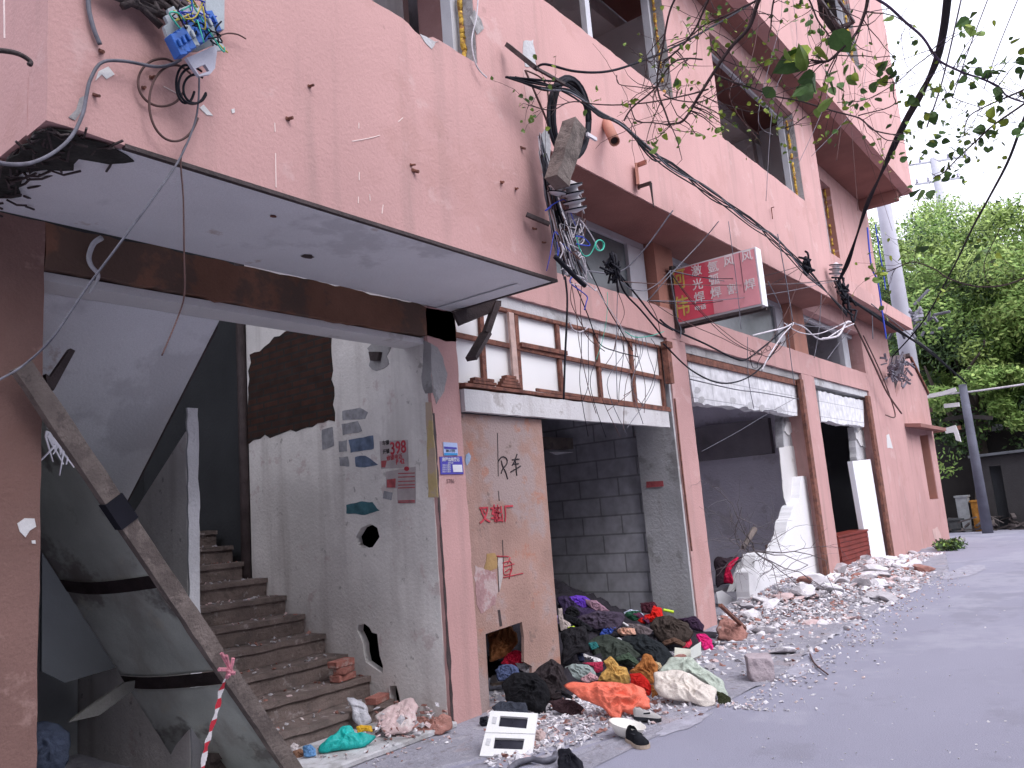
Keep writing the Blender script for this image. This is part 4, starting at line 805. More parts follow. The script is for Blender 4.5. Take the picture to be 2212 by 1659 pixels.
# ---------------------------------------------------------------- foreground litter
# white double panel
lo=on(1033,1634,2,.015); tc=(CAM-lo); tc.z=0; tc.normalize(); nn=(tc*.62+Vector((0,0,1))*.78).normalized()
pq=lambda p:plane(*zC(p),lo,nn)
WPN=T('double_panel','white double socket panel with two dark windows propped on the rubble near the kerb','panel',lo)
def hl(pts): return [pq(p) for p in pts]
hs_=[hl([(222,1300),(412,1312),(400,1388),(208,1372)]),hl([(185,1450),(388,1458),(374,1532),(172,1525)])]
slab('plate',M('cream_plastic',(.74,.74,.72),.5,.04,2,.05,30,spec=.5),WPN,hl([(155,1265),(480,1283),(440,1587),(78,1575)]),-nn*.03,hs_)
for h_ in hs_: slab('dark_window',M('dark_glass',(.02,.02,.03),.15,.3,9,0,spec=.6),WPN,[p-nn*.02 for p in h_],-nn*.008)
for q in ([(168,1308),(198,1312),(190,1358),(162,1355)],[(128,1458),(158,1460),(146,1505),(118,1502)],[(250,1545),(268,1546),(266,1556),(248,1555)]): slab('slot',CONCL,WPN,[p+nn*.001 for p in hl(q)],nn*.003)
slab('plate_joint',CONCL,WPN,[p+nn*.001 for p in hl([(118,1413),(462,1424),(461,1428),(117,1417)])],nn*.002)
def lathe(bm,c,prof,n=28,ax=Vector((0,0,1))):
    a=ax.orthogonal().normalized(); b=ax.cross(a); rg_=[]
    for r,h in prof: rg_.append([bm.verts.new(c+ax*h+(a*math.cos(2*math.pi*i/n)+b*math.sin(2*math.pi*i/n))*r) for i in range(n)])
    for k in range(len(rg_)-1):
        for i in range(n): bm.faces.new((rg_[k][i],rg_[k][(i+1)%n],rg_[k+1][(i+1)%n],rg_[k+1][i]))
bm=bmesh.new(); c=on(*zC((1085,1440)),2,.005); lathe(bm,c,[(.001,.004),(.055,.004),(.075,.02),(.125,.085),(.131,.087),(.133,.083),(.082,.012),(.06,0),(.001,0)],32,Vector((.12,-.2,1)).normalized())
tag(finish('enamel_bowl',bm,M('bowl_white',(.74,.72,.66),.35,.04,3,0,spec=.5),None,True),'white bowl on the road behind the black shoe','bowl')
def shoe(c,dirv,L,mu,ms,label,roll_=0,heelup=0):
    t=T('shoe',label,'shoe',c); d=Vector(dirv).normalized(); s=Vector((0,0,1)).cross(d); 
    prof=[(0,.30,.42),(.1,.42,.62),(.25,.44,.66),(.38,.42,.50),(.5,.44,.42),(.7,.52,.34),(.85,.50,.26),(.95,.36,.18),(1.,.12,.10)]
    bm=bmesh.new(); rings=[]
    for u_,wd,ht in prof:
        ring=[]
        for j in range(12):
            a_=math.pi*j/11; ring.append(bm.verts.new(c+d*(u_-.5)*L+s*math.cos(a_)*wd*L*.38+Vector((0,0,.024+heelup*(1-u_)))+Vector((0,0,math.sin(a_)*ht*L*.55))))
        rings.append(ring)
    for k in range(len(rings)-1):
        for j in range(11):
            if 1<=k<=3 and 4<=j<=6 and k<3: continue
            bm.faces.new((rings[k][j],rings[k][j+1],rings[k+1][j+1],rings[k+1][j]))
    bm.faces.new(rings[0]); bm.faces.new(rings[-1])
    bmesh.ops.solidify(bm,geom=bm.faces[:],thickness=.004)
    finish('upper',bm,mu,t,True)
    bm=bmesh.new(); out_=[]
    for u_,wd,ht in prof: out_.append(c+d*(u_-.5)*L*1.03+s*wd*L*.41+Vector((0,0,.002+heelup*(1-u_))))
    for u_,wd,ht in prof[::-1]: out_.append(c+d*(u_-.5)*L*1.03-s*wd*L*.41+Vector((0,0,.002+heelup*(1-u_))))
    prism(bm,out_,(0,0,.024)); finish('sole',bm,ms,t)
    bm=bmesh.new(); bar(bm,c-d*L*.02+Vector((0,0,.07))-s*.03,c-d*L*.02+Vector((0,0,.07))+s*.03,.05,.01); finish('tongue',bm,ms if mu is not BLKS else mu,t)
    return t
BLKS=M('black_canvas',(.02,.022,.028),.8,.3,20,.2,80); SOLE=M('tan_sole',(.45,.36,.28),.8,.2,9,0)
c=on(*zC((1165,1500)),2,0); e_=on(*zC((1240,1525)),2,0)-on(*zC((1085,1440)),2,0)
shoe(c,e_,.25,BLKS,SOLE,'black canvas shoe with a tan sole lying on the road beside the white bowl')
WSH=M('white_shoe_leather',(.68,.66,.64),.6,.1,6,.1,40)
c=on(*zC((1235,1345)),2,0); shoe(c,Vector((.6,-.8,0)),.20,WSH,BLKS,'white trainer with a black sole between the orange sack and the bowl',heelup=.03)
c=on(*zC((230,1120)),2,0); shoe(c+Vector((0,0,.05)),Vector((1,-.5,0)),.2,WSH,SOLE,'white trainer tucked in beside the black fleece coat')
# hose, black junk, doll-like ball, box
GL='litter on the ground'
P=[zC(p) for p in ((240,1720),(330,1630),(430,1600),(520,1610),(590,1590),(600,1560))]; cable('bent_hose',GREYP,[on(u,v,2,.03) for u,v in P],.02,label='grey bent hose on the ground below the white double panel',cat='hose')
crumple('black_motor_scrap',[(620,1530),(700,1520),(725,1570),(790,1620),(795,1680),(700,1690),(610,1680)],BLACKP,'black lump of scrap at the bottom edge near the grey hose','scrap',None,tilt=.4,relief=.5,pile=False,seed=50)
crumple('pink_ball',[(455,1400),(500,1390),(535,1420),(525,1470),(490,1490),(455,1460)],cloth((.55,.42,.40)),'pale pink round lump beside the white double panel','ball',None,tilt=.6,relief=.8,pile=False,seed=51,folds=.3)
crumple('black_lump',[(80,1310),(130,1300),(145,1360),(110,1380),(78,1360)],BLACKP,'black lump between the near column foot and the white double panel','scrap',None,tilt=.6,relief=.7,pile=False,seed=52)
g1=on(*zC((1475,895)),2,0); 
def quadtilt(name,pts,mat,label,cat,lo_uv,zf=zC,t_=.7,th=.02,z0=0,up_=.7):
    g=on(*zf(lo_uv),2,z0); tc=(CAM-g); tc.z=0; tc.normalize(); n=(tc*t_+Vector((0,0,up_))).normalized()
    return tag(slab(name,mat,None,[plane(*zf(p),g,n) for p in pts],-n*th),label,cat)
PB=M('cream_card',(.62,.62,.52),.8,.1,4,.1,30)
quadtilt('cream_card',[(1420,830),(1532,842),(1530,898),(1418,890)],PB,'cream card panel behind the pale green bag','card',(1420,895),z0=.05)
quadtilt('cream_box_flap',[(1530,835),(1600,790),(1602,880),(1550,905),(1530,898)],M('grey_card',(.55,.58,.54),.8,.1,4,.1,30),'grey card flap standing right of the cream card panel','card',(1550,905),z0=.05)
# big stone by the road
bm=bmesh.new(); c=on(*zD((575,1115)),2,0)
bmesh.ops.create_icosphere(bm,subdivisions=4,radius=1)
for v in bm.verts:
    p=v.co.copy(); q_=Vector((max(-.72,min(.72,p.x)),max(-.72,min(.72,p.y)),max(-.6,min(.62,p.z)))); q_*=1+.10*noise.noise(p*2.2); v.co=Vector((q_.x*.19,q_.y*.15,(q_.z+.58)*.165))+Vector((q_.z*.03,0,0))
bmesh.ops.rotate(bm,verts=bm.verts,matrix=Matrix.Rotation(.5,3,'Z')); bmesh.ops.translate(bm,verts=bm.verts,vec=c+Vector((0,.05,0)))
tag(finish('concrete_lump',bm,M('lump_grey',(.40,.34,.36),.95,.12,6,.8,30)),'large grey pink lump of concrete lying nearest the road','concrete lump')
# stairwell litter
GS='bricks fallen on the stairs'
BR=M('loose_brick',(.36,.15,.12),.95,.3,6,.6,40,stain=((.45,.36,.33),9,.55,.6))
def brick(p,zf,zrot,z0,lab,y=None,grp=GS):
    c=on(*zf(p),0,XW-.25) if y is None else on(*zf(p),1,y)
    bm=bmesh.new(); bx(bm,-.11,.11,-.055,.055,0,.055); bmesh.ops.bevel(bm,geom=bm.edges[:],offset=.006,segments=1,affect='EDGES'); bmesh.ops.subdivide_edges(bm,edges=bm.edges[:],cuts=2)
    for v in bm.verts: v.co+=v.co.normalized()*noise.noise(v.co*30+Vector(p).to_3d())*.008
    bmesh.ops.rotate(bm,verts=bm.verts,matrix=Matrix.Rotation(zrot,3,'Z')); bmesh.ops.translate(bm,verts=bm.verts,vec=Vector((c.x,c.y,z0)))
    tag(finish('brick',bm,BR),lab,'brick',grp)
yy=5.48; 
brick((620,890),zB,.2,.345,'brick at the bottom of the small stack on the stairs',5.62); brick((630,860),zB,.5,.402,'middle brick of the small stack on the stairs',5.62); brick((610,840),zB,.1,.459,'top brick of the small stack on the stairs',5.62)
brick((890,1090),zB,.3,.17,'brick lying flat against the stairwell wall under the broken hole',5.3)
brick((1370,1340),zB,.15,.01,'brick beside the foot of the near column',4.72); brick((1090,1370),zB,.7,.05,'red brick lowest on the stair threshold',4.85); brick((1130,1400),zB,-.3,.05,'red brick beside the one lowest on the threshold',4.78)
crumple('teal_bag',[(425,1490),(470,1450),(560,1395),(610,1330),(690,1325),(720,1395),(870,1405),(850,1440),(800,1500),(700,1510),(600,1520),(440,1550)],cloth((.01,.42,.38),.45,.15,'teal_plastic',.4),'crumpled teal plastic bag on the stair threshold','bag',None,tilt=.45,relief=.42,zf=zB,pile=False,seed=60,zb=.055)
crumple('blue_bag',[(310,1490),(370,1475),(410,1510),(415,1560),(350,1580),(315,1570)],cloth((.10,.24,.45),.5,.3,'blue_plastic',.4),'small blue plastic scrap left of the teal bag','bag',None,tilt=.6,relief=.5,zf=zB,pile=False,seed=61,zb=.055)
crumple('clear_bag',[(650,1110),(680,1110),(760,1130),(800,1160),(850,1290),(820,1330),(760,1350),(700,1290),(690,1200)],cloth((.52,.52,.56),.4,.25,'clear_plastic',.5),'crumpled whitish plastic bag above the teal bag','bag',None,tilt=.75,relief=.3,zf=zB,pile=False,seed=62,zb=.06)
crumple('yellow_scrap',[(720,1340),(760,1320),(840,1330),(862,1380),(790,1370),(740,1390)],cloth((.62,.36,.03),.5,.2,'yellow_plastic'),'yellow wrapper beside the teal bag','wrapper',None,tilt=.6,relief=.35,zf=zB,pile=False,seed=63,zb=.1)
crumple('white_cup',[(205,1490),(240,1460),(275,1480),(270,1520),(225,1530)],cloth((.6,.55,.55)),'crushed pale cup beside the foot of the timber','cup',None,tilt=.6,relief=.6,zf=zB,pile=False,seed=64,zb=.05)
crumple('brown_scrap',[(230,1530),(290,1500),(325,1540),(310,1600),(260,1620),(230,1590)],cloth((.22,.12,.08)),'brown crushed scrap at the foot of the timber','scrap',None,tilt=.5,relief=.5,zf=zB,pile=False,seed=65,zb=.02)
crumple('pink_rubble_heap',[(870,1250),(960,1190),(1050,1160),(1100,1110),(1180,1110),(1210,1200),(1190,1330),(1150,1400),(1000,1400),(920,1390)],RB_P,'heap of pinkish brick dust against the stairwell wall','rubble heap',None,tilt=.35,relief=.22,zf=zB,pile=False,seed=66,zb=.06,freq=30,folds=1.6)
crumple('brown_rubble_heap',[(1170,1270),(1240,1255),(1320,1290),(1420,1230),(1470,1260),(1480,1350),(1400,1400),(1300,1400),(1190,1380)],RB_R,'brick rubble heap at the foot of the near column','rubble heap',None,tilt=.4,relief=.25,zf=zB,pile=False,seed=67,zb=.01,freq=30,folds=1.6)
crumple('grey_bag',[(180,1410),(240,1370),(330,1380),(430,1440),(430,1600),(380,1700),(200,1700)],cloth((.16,.20,.30)),'bluish grey sack in the dark corner left of the sheets','bag',None,tilt=.8,relief=.4,zf=zA,pile=False,seed=68)
# stuff in the middle shop doorway
g=lambda p:p
crumple('red_black_jacket',[(250,380),(290,360),(400,370),(440,350),(400,400),(340,430),(345,480),(372,510),(350,535),(300,530),(270,560),(255,480)],cloth((.05,.035,.045)),'black jacket in the doorway of the middle shop','clothes',None,tilt=.8,relief=.35,zf=zD,pile=False,seed=70,zb=.1)
crumple('red_sleeve',[(345,395),(400,362),(405,378),(350,420),(335,450),(350,475),(375,505),(365,535),(310,520),(312,470),(325,420)],cloth((.62,.02,.08)),'bright red sleeve on the black jacket in the middle shop doorway','clothes',None,tilt=.85,relief=.4,zf=zD,pile=False,seed=71,zb=.25)
crumple('brown_cloth',[(560,290),(600,280),(640,300),(672,325),(640,345),(625,390),(590,410),(580,360)],cloth((.24,.15,.14)),'brown cloth draped on the remnant of the white wall','clothes',None,tilt=.9,relief=.3,zf=zD,pile=False,seed=72,zb=.45)
WB=M('white_scrap_board',(.72,.72,.73),.8,.06,3,.1,30)
quadtilt('scrap_board',[(400,400),(440,390),(480,450),(360,590),(330,580)],WB,'white board leaning diagonally in the middle shop doorway','board',(345,590),zD)
quadtilt('scrap_board',[(415,450),(460,445),(465,590),(415,590)],M('greyish_board',(.5,.5,.52),.8,.1,3,.1,30),'upright grey board next to the diagonal white one','board',(440,590),zD,t_=1,up_=.3)
quadtilt('scrap_box',[(265,580),(300,570),(388,630),(380,660),(340,680),(280,660)],WB,'white broken box at the foot of the middle column','box',(340,690),zD,t_=.4,up_=.9,th=.12)
quadtilt('plastic_sheet',[(390,650),(440,600),(530,580),(560,600),(480,660),(400,680)],M('blue_grey_film',(.28,.33,.40),.3,.4,6,.4,20,spec=.6),'crumpled blue grey film beside the white broken box','plastic sheet',(400,690),zD,t_=.3,up_=.9,th=.02)
crumple('olive_mound',[(280,760),(330,740),(420,770),(455,830),(440,880),(360,890),(280,870),(265,800)],RB_R,'brown mound of rubble at the foot of the middle column','rubble heap',None,tilt=.5,relief=.3,zf=zD,pile=False,seed=75,freq=20)
bm=bmesh.new(); A_=on(*zD((290,660)),2,.5); B_=on(*zD((440,800)),2,.1); B2=on(*zD((430,875)),2,.01); bar(bm,A_,B_,.04,.03); bar(bm,B_,B2,.04,.03); tag(finish('rusty_bar',bm,RUST),'bent rusty bar leaning beside the middle column','bar')
# dead branches in the doorway
bm=bmesh.new(); rr=random.Random(5)
def twig(p,d,L,r,depth):
    q=[p]; 
    for i in range(5):
        d=(d+Vector((rr.gauss(0,.22),rr.gauss(0,.22),rr.gauss(0,.2)))).normalized(); q.append(q[-1]+d*L/5)
    tube(bm,q,r,5,r*.45)
    if depth:
        for i in (1,2,3,4,5):
            if rr.random()<.8: twig(q[i],(d+Vector((rr.gauss(0,.8),rr.gauss(0,.8),rr.gauss(0,.7)))).normalized(),L*.6,r*.5,depth-1)
root=on(*zD((500,330)),1,4.55)
for dd in ((-1,0,.5),(-.8,-.2,.9),(1,-.3,.2),(.9,-.4,-.5),(-.6,0,.1),(.7,-.5,0),(1,-.2,-.2)): twig(root,Vector(dd).normalized(),1.1,.011,2)
tag(finish('dead_branches',bm,M('dead_twig',(.13,.11,.115),.9,.3,9,0)),'tangle of bare grey twigs sticking out of the middle shop doorway','branches')
bm=bmesh.new(); tube(bm,[on(*zD((430,310)),1,4.6),on(*zD((500,195)),1,4.6)],.035,8,.045); tag(finish('broken_stake',bm,WOOD),'thick broken stake standing in the twigs of the middle shop doorway','stake')
cable('loose_twig',BROWNW,[on(*zD(p),2,.02) for p in ((840,960),(870,1020),(950,1085))],.008,label='thin curved twig lying on the road beyond the concrete lump',cat='twig')
# ---------------------------------------------------------------- rubble
def blob(i,box_=False):
    bm=bmesh.new(); rr=random.Random(100+i); bmesh.ops.create_icosphere(bm,subdivisions=2,radius=1)
    pl=[(Vector((rr.gauss(0,1),rr.gauss(0,1),rr.gauss(0,1))).normalized(),rr.uniform(.35,.75)) for _ in range(9)]
    for v in bm.verts:
        for n,d_ in pl:
            k_=v.co.dot(n)-d_
            if k_>0: v.co-=n*k_
    me=D.meshes.new('rubble_piece'); bm.to_mesh(me); bm.free(); return me
blobs=[]
for mt in (RB_W,RB_P,RB_G,RB_R,RB_W):
    for i in range(4): me=blob(len(blobs)); me.materials.append(mt); blobs.append(me)
near=[on(u,v,2,0) for u,v in ((1420,1500),(1570,1530),(1700,1450),(1850,1360),(1985,1275),(2030,1235))]
def ylim(x):
    for i in range(len(near)-1):
        if near[i].x<=x<=near[i+1].x: t=(x-near[i].x)/(near[i+1].x-near[i].x); return near[i].y*(1-t)+near[i+1].y*t
    return 3.9
print([tuple(round(c,2) for c in p) for p in near])
def mound(x,y):
    t=max(0,min(1,(y-ylim(x))/(4.75-ylim(x))))
    a=.30*math.exp(-((x-12.6)/1.6)**2)+.28*math.exp(-((x-16.5)/1.9)**2)+.10*math.exp(-((x-10.5)/1.)**2)
    return a*t**1.3
def spot():
    while True:
        x=R.uniform(7.2,20.5); yl=ylim(x); y=yl+(4.7-yl)*R.random()**.8
        if x<9.6 and R.random()<.5: continue
        if 8<x<9.9 and y>4.2: continue
        return x,y
# mound body
bm=bmesh.new(); nx,ny=120,22; vv=[]
for i in range(nx+1):
    x=9.9+(20.6-9.9)*i/nx; row=[]
    for j in range(ny+1):
        y=ylim(x)+(4.95-ylim(x))*j/ny; row.append(bm.verts.new((x,y,mound(x,y)*(.85+.5*noise.noise(Vector((x*3,y*3,0))))+.012*noise.noise(Vector((x*11,y*11,1))) -.012)))
    vv.append(row)
for i in range(nx):
    for j in range(ny): bm.faces.new((vv[i][j],vv[i+1][j],vv[i+1][j+1],vv[i][j+1]))
finish('rubble_mound',bm,DUST,None,True,kind='structure')
LABS=['white plaster chunk lying in the rubble along the building','pink faced plaster chunk lying in the rubble along the building','grey concrete chunk lying in the rubble along the building','broken red brick lying in the rubble along the building','white plaster chunk lying in the rubble along the building']
GR=['white plaster chunks in the rubble','pink plaster chunks in the rubble','grey concrete chunks in the rubble','broken bricks in the rubble','white plaster chunks in the rubble']
for i in range(300):
    x,y=spot(); mi=R.choice((0,0,0,1,2,2,3,4,4)); me=blobs[mi*4+R.randrange(4)]
    o=D.objects.new('rubble_piece',me); SC.collection.objects.link(o); s=(R.uniform(.03,.09) if R.random()<.85 else R.uniform(.12,.19))*(1.25 if 11.5<x<18 else .85)
    o.scale=(s*R.uniform(.8,1.6),s*R.uniform(.7,1.3),s*R.uniform(.25,.7)); o.rotation_euler=(R.uniform(-.4,.4),R.uniform(-.4,.4),R.uniform(0,6.3)); o.location=(x,y,mound(x,y)+s*.22)
    tag(o,LABS[mi],'rubble',GR[mi])
bm=bmesh.new()
def chip(x,y,z,s,mi):
    d1=Vector((R.gauss(0,1),R.gauss(0,1),R.gauss(0,.5))).normalized(); d2=Vector((R.gauss(0,1),R.gauss(0,1),R.gauss(0,.4))).normalized(); c=Vector((x,y,z+s*.25)); d3=d1.cross(d2).normalized()*.4
    vs=[bm.verts.new(c+p*s) for p in (d1,d2,-d1,-d2,d3,-d3)]
    for a_,b_,c_ in ((0,1,4),(1,2,4),(2,3,4),(3,0,4),(1,0,5),(2,1,5),(3,2,5),(0,3,5)):
        bm.faces.new((vs[a_],vs[b_],vs[c_])).material_index=mi
for i in range(6500):
    x,y=spot(); chip(x,y,mound(x,y),R.uniform(.012,.05),R.choice((0,0,0,0,1,2,2,3)))
for i in range(3600):      # crumbs around the near litter
    u=R.uniform(1050,1560); v=R.uniform(1500,1659); 
    if v>1659-(u-1050)*.30+R.gauss(0,14): continue
    p=on(u,v,2,0); chip(p.x,p.y,0.004,R.uniform(.006,.034),R.choice((0,0,0,1,2,2,3)))
for i in range(260):
    p=on(R.uniform(640,985),R.uniform(1560,1659),2,0)
    if p.y>4.3: chip(p.x,min(p.y,5.0),.006 if p.y<4.55 else .055,R.uniform(.006,.02),R.choice((0,1,2,3)))
for i in range(350):      # dust and chips on the stairs
    k=R.randint(1,9); chip(R.uniform(3.25,4.8),5.27+.29*(k-1)+R.uniform(0,.26),.17*k,R.uniform(.006,.028),R.choice((1,2,2,3)))
for i in range(500):      # broken bits at the foot of the stairs
    u,v=zB((R.uniform(860,1480),R.uniform(1130,1420))); h_=R.uniform(.05,.22)*(1-abs(R.uniform(-1,1))); p=on(u,v,2,h_)
    if p.x<4.83 and 4.55<p.y<5.6: chip(p.x,p.y,h_,R.uniform(.010,.04),R.choice((0,1,1,3,3,2)))
for i in range(700):      # scatter beyond the rubble's edge
    t=R.random(); k=R.randrange(len(near)-1); p=near[k].lerp(near[k+1],t); chip(p.x,p.y-abs(R.gauss(0,.25)),.004,R.uniform(.006,.024),R.choice((0,0,1,2)))
for i in range(120):
    p=on(R.uniform(1500,2200),R.uniform(1300,1650),2,0); chip(p.x,p.y,.003,R.uniform(.005,.012),0)
finish('rubble_crumbs',bm,[RB_W,RB_P,RB_G,RB_R],kind='stuff')
# ---------------------------------------------------------------- meter box hanging on the bay
YM=3.30
MBX=T('wrecked_meter_box','wrecked grey electrical box with blue breakers hanging on the bay wall','meter box',on(420,80,1,YM))
MG=M('box_grey',(.36,.40,.42),.7,.12,6,.1,30); MBL=M('breaker_blue',(.03,.12,.42),.5,.3,12,0); MW=M('box_pale',(.50,.50,.58),.6,.12,6,.05,30)
pm=lambda pts,y=YM:px(pts,1,y,zM)
slab('back_plate',MG,MBX,pm([(350,300),(440,260),(400,170),(520,110),(560,190),(900,60),(960,80),(1140,330),(1300,640),(1240,690),(1290,830),(1000,960),(720,960),(440,800),(330,490),(420,440)],YM+.03),(0,.02,0),[pm([(560,420),(840,300),(930,380),(900,560),(720,600)],YM+.03)])
slab('side_plate',MG,MBX,pm([(1130,-60),(1480,-60),(1475,560),(1400,550),(1320,470),(1200,400),(1120,200)],YM+.08),(0,.05,0))
slab('lower_plate',MW,MBX,pm([(890,1040),(1290,860),(1340,960),(1320,1120),(1300,1290),(1210,1400),(1000,1440),(870,1260),(760,1090)],YM+.0),(0,.02,0),[pm([(930,1290),(1110,1215),(1190,1340),(1000,1410)],YM+.0)])
slab('lower_tab',MG,MBX,pm([(1230,690),(1370,700),(1470,870),(1440,950),(1320,960)],YM+.02),(0,.015,0))
slab('upper_plate',MW,MBX,pm([(560,200),(920,80),(1130,320),(1080,340),(900,250),(560,400)],YM-.01),(0,.02,0))
rr=random.Random(3)
for i in range(9):
    a_=Vector(pm([(560+i*82,880-i*55)],YM-.03)[0]); bm=bmesh.new(); bx(bm,-.022,.022,-.03,.03,-.05,.05); bx(bm,-.008,.008,-.045,-.031,-.015,.02)
    bmesh.ops.bevel(bm,geom=bm.edges[:],offset=.003,segments=1,affect='EDGES'); bmesh.ops.rotate(bm,verts=bm.verts,matrix=Matrix.Rotation(-.55+rr.gauss(0,.1),3,'Y')); bmesh.ops.translate(bm,verts=bm.verts,vec=a_)
    finish('breaker',bm,[MBL,MG][i%4==3],MBX)
bm=bmesh.new()
for i in range(26):
    a_=pm([(rr.uniform(430,1150),rr.uniform(-60,800))],YM-.05)[0]; P_=[a_]
    for k in range(3): P_.append(P_[-1]+Vector((rr.gauss(.02,.05),rr.gauss(0,.015),rr.gauss(0,.05))))
    tube(bm,smoothpath(P_,4),.004,4,mi=i%4)
finish('box_wires',bm,[BLACKP,BLUEW,TEALW,M('yellow_wire',(.45,.38,.06),.6,.1,9,0)],MBX,True)
bm=bmesh.new(); 
for i in range(30):
    a_=pm([(rr.uniform(-250,350),rr.uniform(-350,60))],3.42)[0]; tube(bm,[a_,a_+Vector((rr.gauss(0,.08),-.02,rr.gauss(0,.05))),a_+Vector((rr.gauss(0,.12),-.03,rr.gauss(-.04,.05)))],.018,5)
tag(finish('burnt_wiring',bm,DARKST,None,True),'mass of burnt black wiring left of the wrecked meter box','wiring')
crumple('foam_scrap',[(630,240),(660,210),(720,240),(735,270),(690,265),(600,520),(590,500)],WHITE,'','',None) if 0 else None
def C_(name,mat,pts,zf,y,r,label,cat='cable',group=None,k=6):
    """y may be one depth or one per point"""
    P_=[on(*zf(p),1,(y[i] if isinstance(y,(list,tuple)) else y)) for i,p in enumerate(pts)]
    return cable(name,mat,P_,r,label=label,cat=cat,group=group,k=k)
C_('conduit_cable',GREYP,[(-60,1010),(60,1035),(200,1025),(340,960),(450,860),(520,720),(545,600),(570,500),(640,395),(780,385),(980,420),(1080,405),(1140,375)],z1,[3.0,3.1,3.3,3.38,3.41,3.42,3.42,3.42,3.42,3.4,3.4,3.38,3.33],.008,'grey conduit curving from the broken soffit corner to the meter box')
C_('wall_cable',GREYP,[(555,-40),(560,60),(590,180),(630,280)],z1,3.44,.011,'short grey cable running down the wall left of the meter box')
C_('wall_cable',DARKST,[(-40,315),(60,325),(130,345),(190,385),(185,410)],z1,[3.4,3.4,3.42,3.42,3.42],.011,'dark cable stub on the bright side wall at the left edge')
C_('drop_wire',GREYP,[(1255,480),(1250,640),(1225,780),(1140,985),(1000,1200),(750,1540),(545,1815),(330,2130),(150,2300),(0,2390),(-60,2420)],z1,[3.3,3.35,3.38,3.4,3.4,3.5,3.6,3.7,3.8,3.7,3.6],.005,'long pale wire dropping from the meter box diagonally across the stairwell')
C_('drop_wire',BROWNW,[(1190,880),(1140,1000),(1155,1250),(1160,1600),(1162,1850),(1120,2000),(1020,2240)],z1,[3.42,3.42,3.45,3.5,3.55,3.6,3.6],.004,'thin brown wire hanging straight below the meter box')
for i,(cx_,cy_,a1,b1) in enumerate(((1020,520,150,150),(1100,650,160,240),(1170,530,60,120),(1230,560,75,90),(1215,540,90,115))):
    C_('wire_loop',BROWNW if i<2 else BLACKP,[(cx_+a1*math.cos(t),cy_+b1*math.sin(t)) for t in [.4+j*.5 for j in range(11)]],z1,3.43-.02*i,.006,['widest low wire loop under the meter box','longest wire loop under the meter box','narrow wire loop under the meter box','small round wire loop right under the meter box','short black wire loop against the meter box'][i],'wire','wire loops under the meter box')
C_('thin_wire',BROWNW,[(1375,225),(1440,210),(1500,218),(1550,245)],z1,3.42,.004,'short hair thin wire right of the meter box','wire')
C_('window_wire',WHITEP,[(985,-30),(975,100),(945,250),(960,370),(990,440),(1040,490)],z2,[3.4,3.4,3.42,3.42,3.42,3.4],.006,'pale wire hanging from the stair window over the chipped jamb','wire')
# coil of black cable
CO=T('cable_coil','large loose coil of black cable hanging on the facade','cable coil',on(1232,258,1,3.2))
for i in range(7):
    cx_,cy_=1231+rr.gauss(0,3),257+rr.gauss(0,4); a1,b1=40+rr.gauss(0,3.5),84+rr.gauss(0,5)
    bm=bmesh.new(); P_=[on(cx_+a1*math.cos(t),cy_+b1*math.sin(t)+8*math.cos(t),1,3.2+.02*i) for t in [j*2*math.pi/28 for j in range(29)]]
    tube(bm,P_,.014,7); finish('cable_turn',bm,BLACKP,CO,True)
bm=bmesh.new(); c=on(*z2((1680,870)),1,3.18); bar(bm,c-Vector((.07,.03,0)),c+Vector((.07,-.03,0)),.02,.03); finish('tie',bm,WHITEP,CO)
# timber post stub with insulators
bm=bmesh.new(); a_=on(*z2((1590,790)),1,3.02); b_=on(*z2((1480,1150)),1,3.1); bar(bm,a_,b_,.15,.13,Vector((0,1,0))); bmesh.ops.subdivide_edges(bm,edges=[e for e in bm.edges if e.calc_length()>.3],cuts=10)
for v in bm.verts: v.co+=Vector((noise.noise(v.co*9),noise.noise(v.co*9+Vector((5,0,0))),0))*.012
tag(finish('timber_stub',bm,WOOD),'square weathered timber stub hanging in front of the black cable coil','timber')
def insul(c,ax,s,n,label,dark=False):
    t=T('insulator',label,'insulator',c)
    bm=bmesh.new(); pr=[(.004,0)]
    for i in range(n): pr+=[(s*.55,s*(.15+i*.7)),(s,s*(.25+i*.7)),(s,s*(.42+i*.7)),(s*.55,s*(.55+i*.7))]
    pr+=[(.004,s*(n*.7+.2))]; lathe(bm,Vector(c),pr,18,Vector(ax).normalized()); finish('porcelain',bm,M('porcelain_white',(.6,.58,.6),.3,.1,9,0,spec=.6),t,True)
    bm=bmesh.new(); A_=Vector(c); ax=Vector(ax).normalized()
    for i in range(n): 
        lathe(bm,A_+ax*s*(.62+i*.7-.28),[(s*.6,0),(s*1.06,.0),(s*1.06,s*.14),(s*.6,s*.14)],18,ax)
    finish('dark_band',bm,BLACKP,t,True); return t
insul(on(*zT((560,680)),1,3.15),(-.35,-.1,1),.085,4,'stack of white and black ringed insulators below the timber stub')
insul(on(*zT((420,560)),1,3.2),(-.1,-.3,1),.07,2,'smaller dark insulator left of the ringed stack')
insul(on(*z6((1025,265)),1,3.85),(-.1,-.2,1),.11,3,'white insulator where the heavy cables meet the facade')
